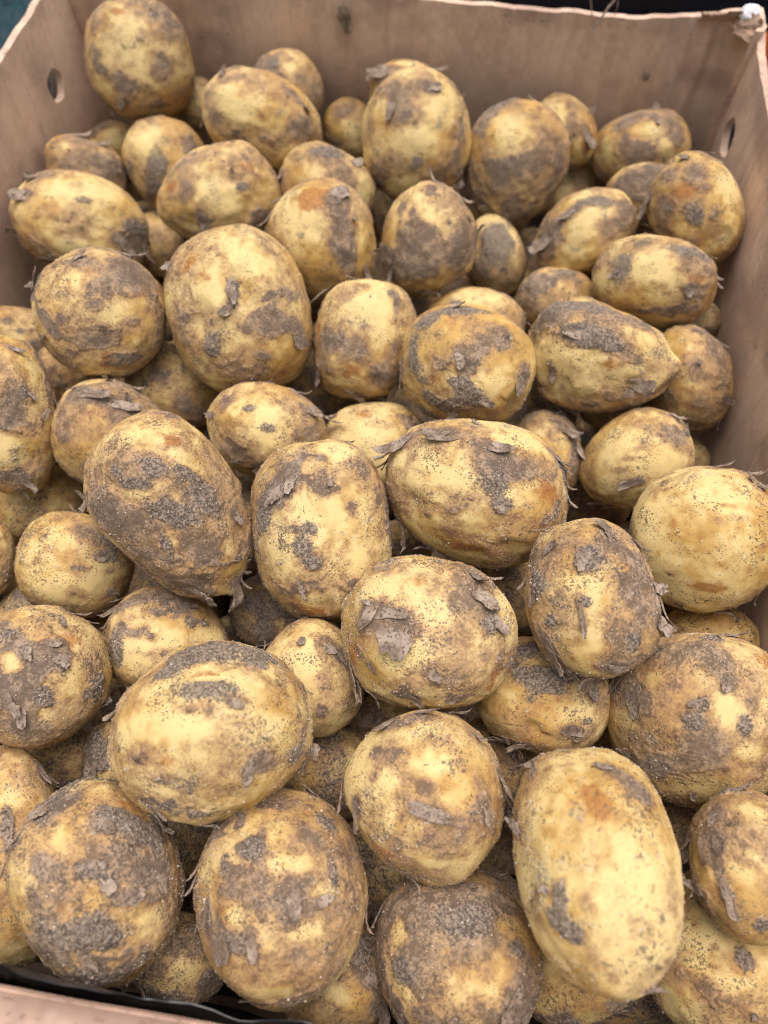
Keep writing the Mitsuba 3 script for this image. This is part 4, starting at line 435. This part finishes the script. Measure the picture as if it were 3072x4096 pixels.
def build_potato(ident, M, R, level, e, spots, flakes, label, group=GROUP):
    rng = np.random.default_rng(1000 + ident)
    key = numbered('potato', taken)
    S = Shape(ident, M, R, e, rng)
    ico = SPH[level + 3]; n = np.array(ico.vertices)
    w = S.world(n)
    m = trimesh.Trimesh(w, ico.faces, process=False)
    N = np.array(m.vertex_normals); 
    u0 = -.085 + e.get('sc', rng.uniform(-6, 6)) / 100
    v0 = e.get('so', 0) / 100  # soil amount, raised in gaps and below to paint in shade
    extra = []
    for p_, q_, ln, wd, an, lf, cu in np.array(flakes, float).reshape(-1, 7):
        extra += [0, p_, q_, ln * .62, wd * .75, an]
    u, v = spot_fields(n, list(spots) + extra, np.full(len(n), u0), np.full(len(n), v0, float))
    if e.get('or'): v = v - e['or'] / 100
    sc, so = scurf_np(w, u), soil_np(w, v)
    lip = sstep(PATCH_AT - .02, PATCH_AT + .04, sc)
    disp = .00022 * lip + .00028 * np.exp(-((sc - PATCH_AT - .03) / .05) ** 2) * (.4 + 1.2 * meshkit.noise(w * 260, 2))
    soil = sstep(.18, .36, so)
    disp += soil * (.00030 + .0007 * (meshkit.noise(w * 1150, 5) - .4)) + lip * .00028 * (meshkit.noise(w * 800, 8) - .5) + .00010 * (meshkit.noise(w * 420, 7) - .5)
    w2 = w + N * disp[:, None]
    put(key, trimesh.Trimesh(w2, ico.faces, process=False), 'potato_skin', smooth=True, uv=np.stack([u, v], 1), label=label, category='potato', group=group)
    # loose skin flakes
    fl = np.array(flakes, float).reshape(-1, 7)
    if level >= 2:
        front = np.flatnonzero((np.abs(sc - PATCH_AT - .02) < .035) & (n[:, 2] < .25))
        for j in rng.choice(front, min(len(front), int(rng.integers(2, 5))), replace=False):
            sz = rng.uniform(8, 19) * (.028 / np.sqrt(S.ax[0] * S.ax[1]))
            q = n[j] if n[j, 2] < 0 else n[j] * [1, 1, -1]
            fl = np.vstack([fl, [q[0] * 100, q[1] * 100, sz, sz * rng.uniform(.45, .8), rng.uniform(0, 360), rng.uniform(20, 75), rng.uniform(40, 150)]])
    part = {}
    for p, q, ln, wd, ang, lift, curl in fl:
        s = np.array([p, q, 0]) / 100; s[2] = -math.sqrt(max(1e-3, 1 - s @ s))
        t1 = np.array([math.cos(math.radians(ang)), math.sin(math.radians(ang)), 0]); t1 -= (t1 @ s) * s; t1 /= max(.35, np.linalg.norm(t1)); t2 = np.cross(s, t1); t2 /= np.linalg.norm(t2)
        nl, nw = 15, 11
        Lw, Ww = ln / 100, wd / 100
        rad = float(np.sqrt(S.ax[0] * S.ax[1]))
        ll = np.linspace(0, 1, nl); ww = np.linspace(-1, 1, nw)
        fr = rng.integers(1, 9999)
        ends = .55 + .9 * meshkit.fbm(np.stack([ww * 1.9, np.full(nw, fr * .37), np.zeros(nw)], 1), 3, 4)
        start = -.25 + .5 * meshkit.fbm(np.stack([ww * 1.5, np.full(nw, fr * .77), np.zeros(nw)], 1), 2, 6) - .12 * np.abs(ww) ** 2
        A, B = np.meshgrid(ll, ww, indexing='ij')
        A = start[None, :] * (1 - A) + A * ends[None, :] * (1 - .25 * np.abs(ww) ** 3)[None, :]
        rag = meshkit.fbm(np.stack([np.repeat(ll[:, None] * 3.2, nw, 1) + fr, np.sign(B) * 3 + fr * .1, A * 0], -1), 3, 9)
        taper = np.clip(1 - .5 * np.abs(A - .3) ** 1.4, .3, 1) * (.45 + 1.1 * rag)
        Bx = B * taper * .5 + .35 * A * (rng.random() - .5)
        phi = np.cumsum(np.r_[0.05, np.full(nl - 1, 1 / (nl - 1))] * (.15 + lift / 100 * (1.0 + curl / 100 * 1.6 * ll))) * .95
        dl = Lw / (nl - 1)
        X = np.cumsum(np.r_[0, np.cos(phi[1:]) * dl]); Z = np.cumsum(np.r_[0, np.sin(phi[1:]) * dl])
        Xg = np.stack([np.where(A[:, j] < 0, A[:, j] * Lw, np.interp(A[:, j], ll, X)) for j in range(nw)], 1); Zg = np.stack([np.interp(A[:, j], ll, Z) for j in range(nw)], 1)
        wr = meshkit.fbm(np.stack([A * 3 + fr, B * 1.7, np.full_like(A, fr * .7)], -1), 3, 2) - .5
        Zg = Zg + A * wr * .55 * Lw * (.25 + lift / 100) + (B ** 2) * .12 * Ww * A
        dirs = s + Xg[..., None] * t1 + (Bx * Ww)[..., None] * t2
        dirs = dirs.reshape(-1, 3); dirs /= np.linalg.norm(dirs, axis=1, keepdims=True)
        P = S.world(dirs) + S.normal(dirs) * (.00042 + .00025 * sstep(-.2, .1, A.reshape(-1, 1)) + np.maximum(Zg.reshape(-1, 1), 0) * rad)
        put(f"{key}__{numbered('skin_flake', part)}", sheet(P.reshape(nl, nw, 3), .00022), 'flake_skin', smooth=50)
    # grains of sand sticking to the skin
    sand = e.get('sand', 1.0 if level >= 2 else 0)
    if sand or group != GROUP or level == 1:
        for name, mat, cnt, sz in (('soil_crumbs', 'dark_grit', 160, .00042),) if not sand else (('sand_grains', 'pale_grit', 1000, .00012), ('soil_crumbs', 'dark_grit', 420, .00012)):
            k = int(cnt * (sand or 1) * (S.ax[0] / .03) ** 2)
            pr = (.2 + 1.2 * sstep(-.1, .25, so) + .5 * lip) * (.15 + sstep(.4, .65, meshkit.fbm(w * 110, 2, 6)))
            pick = rng.choice(len(w2), k, p=pr / pr.sum())
            sh = np.array([[1, 1, 1], [1, -1, -1], [-1, 1, -1], [-1, -1, 1.]]) 
            ro = trimesh.transformations.random_rotation_matrix
            scl = sz * np.exp(rng.normal(0, .35, k))
            rot = rng.normal(size=(k, 3, 3)); rot = np.linalg.qr(rot)[0]
            jit = rng.normal(size=(k, 3)) * .0006
            v4 = (w2[pick] + jit - N[pick] * (jit * N[pick]).sum(1)[:, None])[:, None] + (sh[None] @ rot) * scl[:, None, None] + N[pick][:, None] * scl[:, None, None] * .4
            f4 = np.array([[0, 1, 2], [0, 3, 1], [0, 2, 3], [1, 3, 2]])[None] + 4 * np.arange(k)[:, None, None]
            put(f'{key}__{name}', (v4.reshape(-1, 3), f4.reshape(-1, 3)), mat, kind='stuff')

for row in POTATOES:
    build_potato(*row)
rb = np.random.default_rng(77)
for i, (x, y, z, r, text) in enumerate(BURIED):
    q = np.linalg.qr(rb.normal(size=(3, 3)))[0]
    st = rb.uniform(.94, 1.1)
    build_potato(300 + i, [x, y, z, r * st, r / st ** .5, r / st ** .5], (q[:2] * 1e4).ravel().tolist(), 0, {'sc': 12, 'so': 26}, [], [],  # extra soil colour here darkens the gaps in place of shade
                 text, 'potatoes buried under the top layer')

# ---------------------------------------------------------------- things round the box
def film(c, ax, bx, n, seed, amp):
    g = np.linspace(-1, 1, n); U, V = np.meshgrid(g, g, indexing='ij')
    nrm = np.cross(ax, bx); nrm = nrm / np.linalg.norm(nrm)
    q = np.stack([U * 2.2, V * 2.2, np.full_like(U, seed)], -1)
    h = np.abs(meshkit.fbm(q, 4, seed) - .5) * 2 + .5 * np.abs(meshkit.fbm(q * 2.3, 3, seed + 4) - .5)
    return np.array(c) + U[..., None] * np.array(ax) + V[..., None] * np.array(bx) + (h * amp)[..., None] * nrm

gl, gz = np.meshgrid(np.linspace(-.194, .194, 110), np.linspace(-.130, -.004, 50), indexing='ij')
gz = -.130 + (gz + .130) * (1 - .30 * meshkit.fbm(np.stack([gl * 30, gl * 0, gl * 0 + 2], -1), 3, 15) ** 1.5)
lw = meshkit.fbm(np.stack([gl * 22, gz * 45 + gl * 9, gl * 0 + 4], -1), 4, 41)
liner = np.stack([gl, -.018 * sstep(0, -.075, gz) - .0003 + .007 * np.abs(lw - .5) * 2 * sstep(-.004, -.02, gz), gz + .004 * (meshkit.fbm(np.stack([gl * 40, gl * 0, gl * 0], -1), 3, 8) - .5) * sstep(-.13, -.03, gz)], -1)
put('plastic_liner', sheet(liner, .0004), 'black_film', smooth=40,
    label='wrinkled black plastic film lining the box behind the front panel', category='plastic film')

# dark crate behind the box: solid rim bars and end walls
def bar(a, b, w, h):
    a, b = np.array(a), np.array(b); d = b - a; L = np.linalg.norm(d)
    m = trimesh.creation.box((L, w, h)); m = m.subdivide()
    ang = math.atan2(d[1], d[0])
    m.apply_transform(trimesh.transformations.rotation_matrix(ang, (0, 0, 1))); m.apply_translation((a + b) / 2)
    return m
def rounded_bar(a, b, w, h, r):
    from manifold3d import Manifold
    a, b = np.array(a, float), np.array(b, float); d = (b - a) / np.linalg.norm(b - a); s = np.array([-d[1], d[0], 0]); z = np.array([0, 0, 1.])
    sph = []
    for t in (a + d * r, b - d * r):
        for i in (-1, 1):
            for j in (-1, 1):
                c = t + s * i * (w / 2 - r) + z * j * (h / 2 - r)
                sph.append(Manifold.sphere(r, 20).translate(c.tolist()))
    return Manifold.batch_hull(sph)
tag('vegetable_crate', 'dark navy plastic vegetable crate standing behind the cardboard box', 'crate')
put('vegetable_crate__rim', rounded_bar((-.30, .545, -.006), (.34, .560, -.006), .024, .030, .006), 'navy_plastic', smooth=30)
put('vegetable_crate__wall', rounded_bar((-.29, .556, -.098), (.33, .571, -.098), .006, .150, .002), 'navy_plastic', smooth=30)
put('vegetable_crate__slat', rounded_bar((-.30, .535, -.055), (.34, .550, -.055), .010, .020, .003), 'navy_plastic', smooth=30)
put('vegetable_crate__rim_001', rounded_bar((-.292, .550, -.006), (-.292, .80, -.006), .020, .030, .006), 'navy_plastic', smooth=30)
put('vegetable_crate__rim_002', rounded_bar((.332, .566, -.006), (.332, .80, -.006), .020, .030, .006), 'navy_plastic', smooth=30)

put('paper_sheet', sheet(film((-.2185, .466, -.058), (0, .022, 0), (0.008, 0, .022), 24, 61, .004), .0004), 'white_paper', smooth=40,
    label='crumpled white paper behind the hand hole, seen as a pale gleam', category='paper')
put('plastic_bag', sheet(film((-.262, .475, -.035), (.045, .012, .006), (-.012, .075, .006), 50, 51, .020), .0003), 'teal_film', smooth=40,
    label='crumpled dark teal plastic bag beside the corner of the box', category='plastic bag')

def carrot(a, b, r0, r1, seed):
    t = np.linspace(0, 1, 40); P = np.array(a) + t[:, None] * (np.array(b) - np.array(a))
    r = (r0 + (r1 - r0) * t) * (1 + .06 * (meshkit.noise(np.stack([t * 40, t * 0, t * 0 + seed], 1), seed) - .5)) * np.minimum(1, np.sqrt(np.maximum(0, t * 14) + .05)) * np.minimum(1, np.sqrt((1 - t) * 9 + .01))
    return tube(P, r, 20)
put('carrot', carrot((.2195, .494, -.006), (.232, .37, -.035), .0135, .006, 3), 'carrot_skin', smooth=40, label='orange carrot lying against the outside of the box near the torn corner', category='carrot')

# dry rootlets caught on the far rim
def strand(pts, r, seed):
    p = np.array(pts); t = np.linspace(0, 1, 24)
    from scipy.interpolate import make_interp_spline
    q = make_interp_spline(np.linspace(0, 1, len(p)), p, k=min(2, len(p) - 1))(t)
    q = q + .0008 * (np.stack([meshkit.noise(np.stack([t * 9, t * 0 + k, t * 0], 1), seed) for k in range(3)], 1) - .5)
    return tube(q, r * (1 - .5 * t), 6)
tag('dry_root', 'thin dry pale rootlets caught over the far rim of the box', 'root')
put('dry_root__strand', strand([(.1075, .4795, .017), (.1085, .4785, .006), (.1125, .4765, -.003), (.1128, .476, -.0065)], .0004, 1), 'dry_root_skin', smooth=True)
put('dry_root__strand_001', strand([(.1260, .4825, .020), (.1205, .4795, .008), (.1150, .4770, -.001), (.1128, .476, -.0065)], .0009, 2), 'dry_root_skin', smooth=True)
put('dry_root__strand_002', strand([(.1222, .4795, .014), (.1226, .4785, .004), (.1212, .4765, -.003)], .0003, 3), 'dry_root_skin', smooth=True)

def scrap(c, ax, bx, seed):
    g = np.linspace(-1, 1, 12); U, V = np.meshgrid(g, g, indexing='ij')
    k = .6 + .6 * meshkit.fbm(np.stack([U * 1.5, V * 1.5, U * 0 + seed], -1), 3, seed)
    rr = np.maximum(1e-6, np.sqrt(U ** 2 + V ** 2)); sq = np.maximum(np.abs(U), np.abs(V)) / rr * k
    U, V = U * sq, V * sq
    nrm = np.cross(ax, bx); nrm = nrm / np.linalg.norm(nrm)
    h = meshkit.fbm(np.stack([U * 2, V * 2, U * 0 + seed + 3], -1), 2, seed) * .0035 + .0012
    return np.array(c) + U[..., None] * np.array(ax) + V[..., None] * np.array(bx) + h[..., None] * nrm
put('skin_scrap', sheet(scrap((-.0303, .4800, -.0113), (.0042, 0, .001), (-.002, 0, .0085), 5), .0003), 'flake_skin', smooth=50, label='big grey scrap of potato skin stuck high on the far panel', category='skin scrap')
put('skin_scrap_001', sheet(scrap((.1496, .4800, -.0293), (.0028, 0, 0), (0, 0, .0032), 8), .0003), 'flake_skin', smooth=50, label='tiny grey skin scrap stuck on the far panel near the creased corner', category='skin scrap')
put('skin_scrap_002', sheet(scrap((-.1985, .367, -.052), (0, -.0045, 0), (0, 0, .004), 9), .0003), 'flake_skin', smooth=50, label='small skin scrap stuck on the side panel by the picture edge', category='skin scrap')
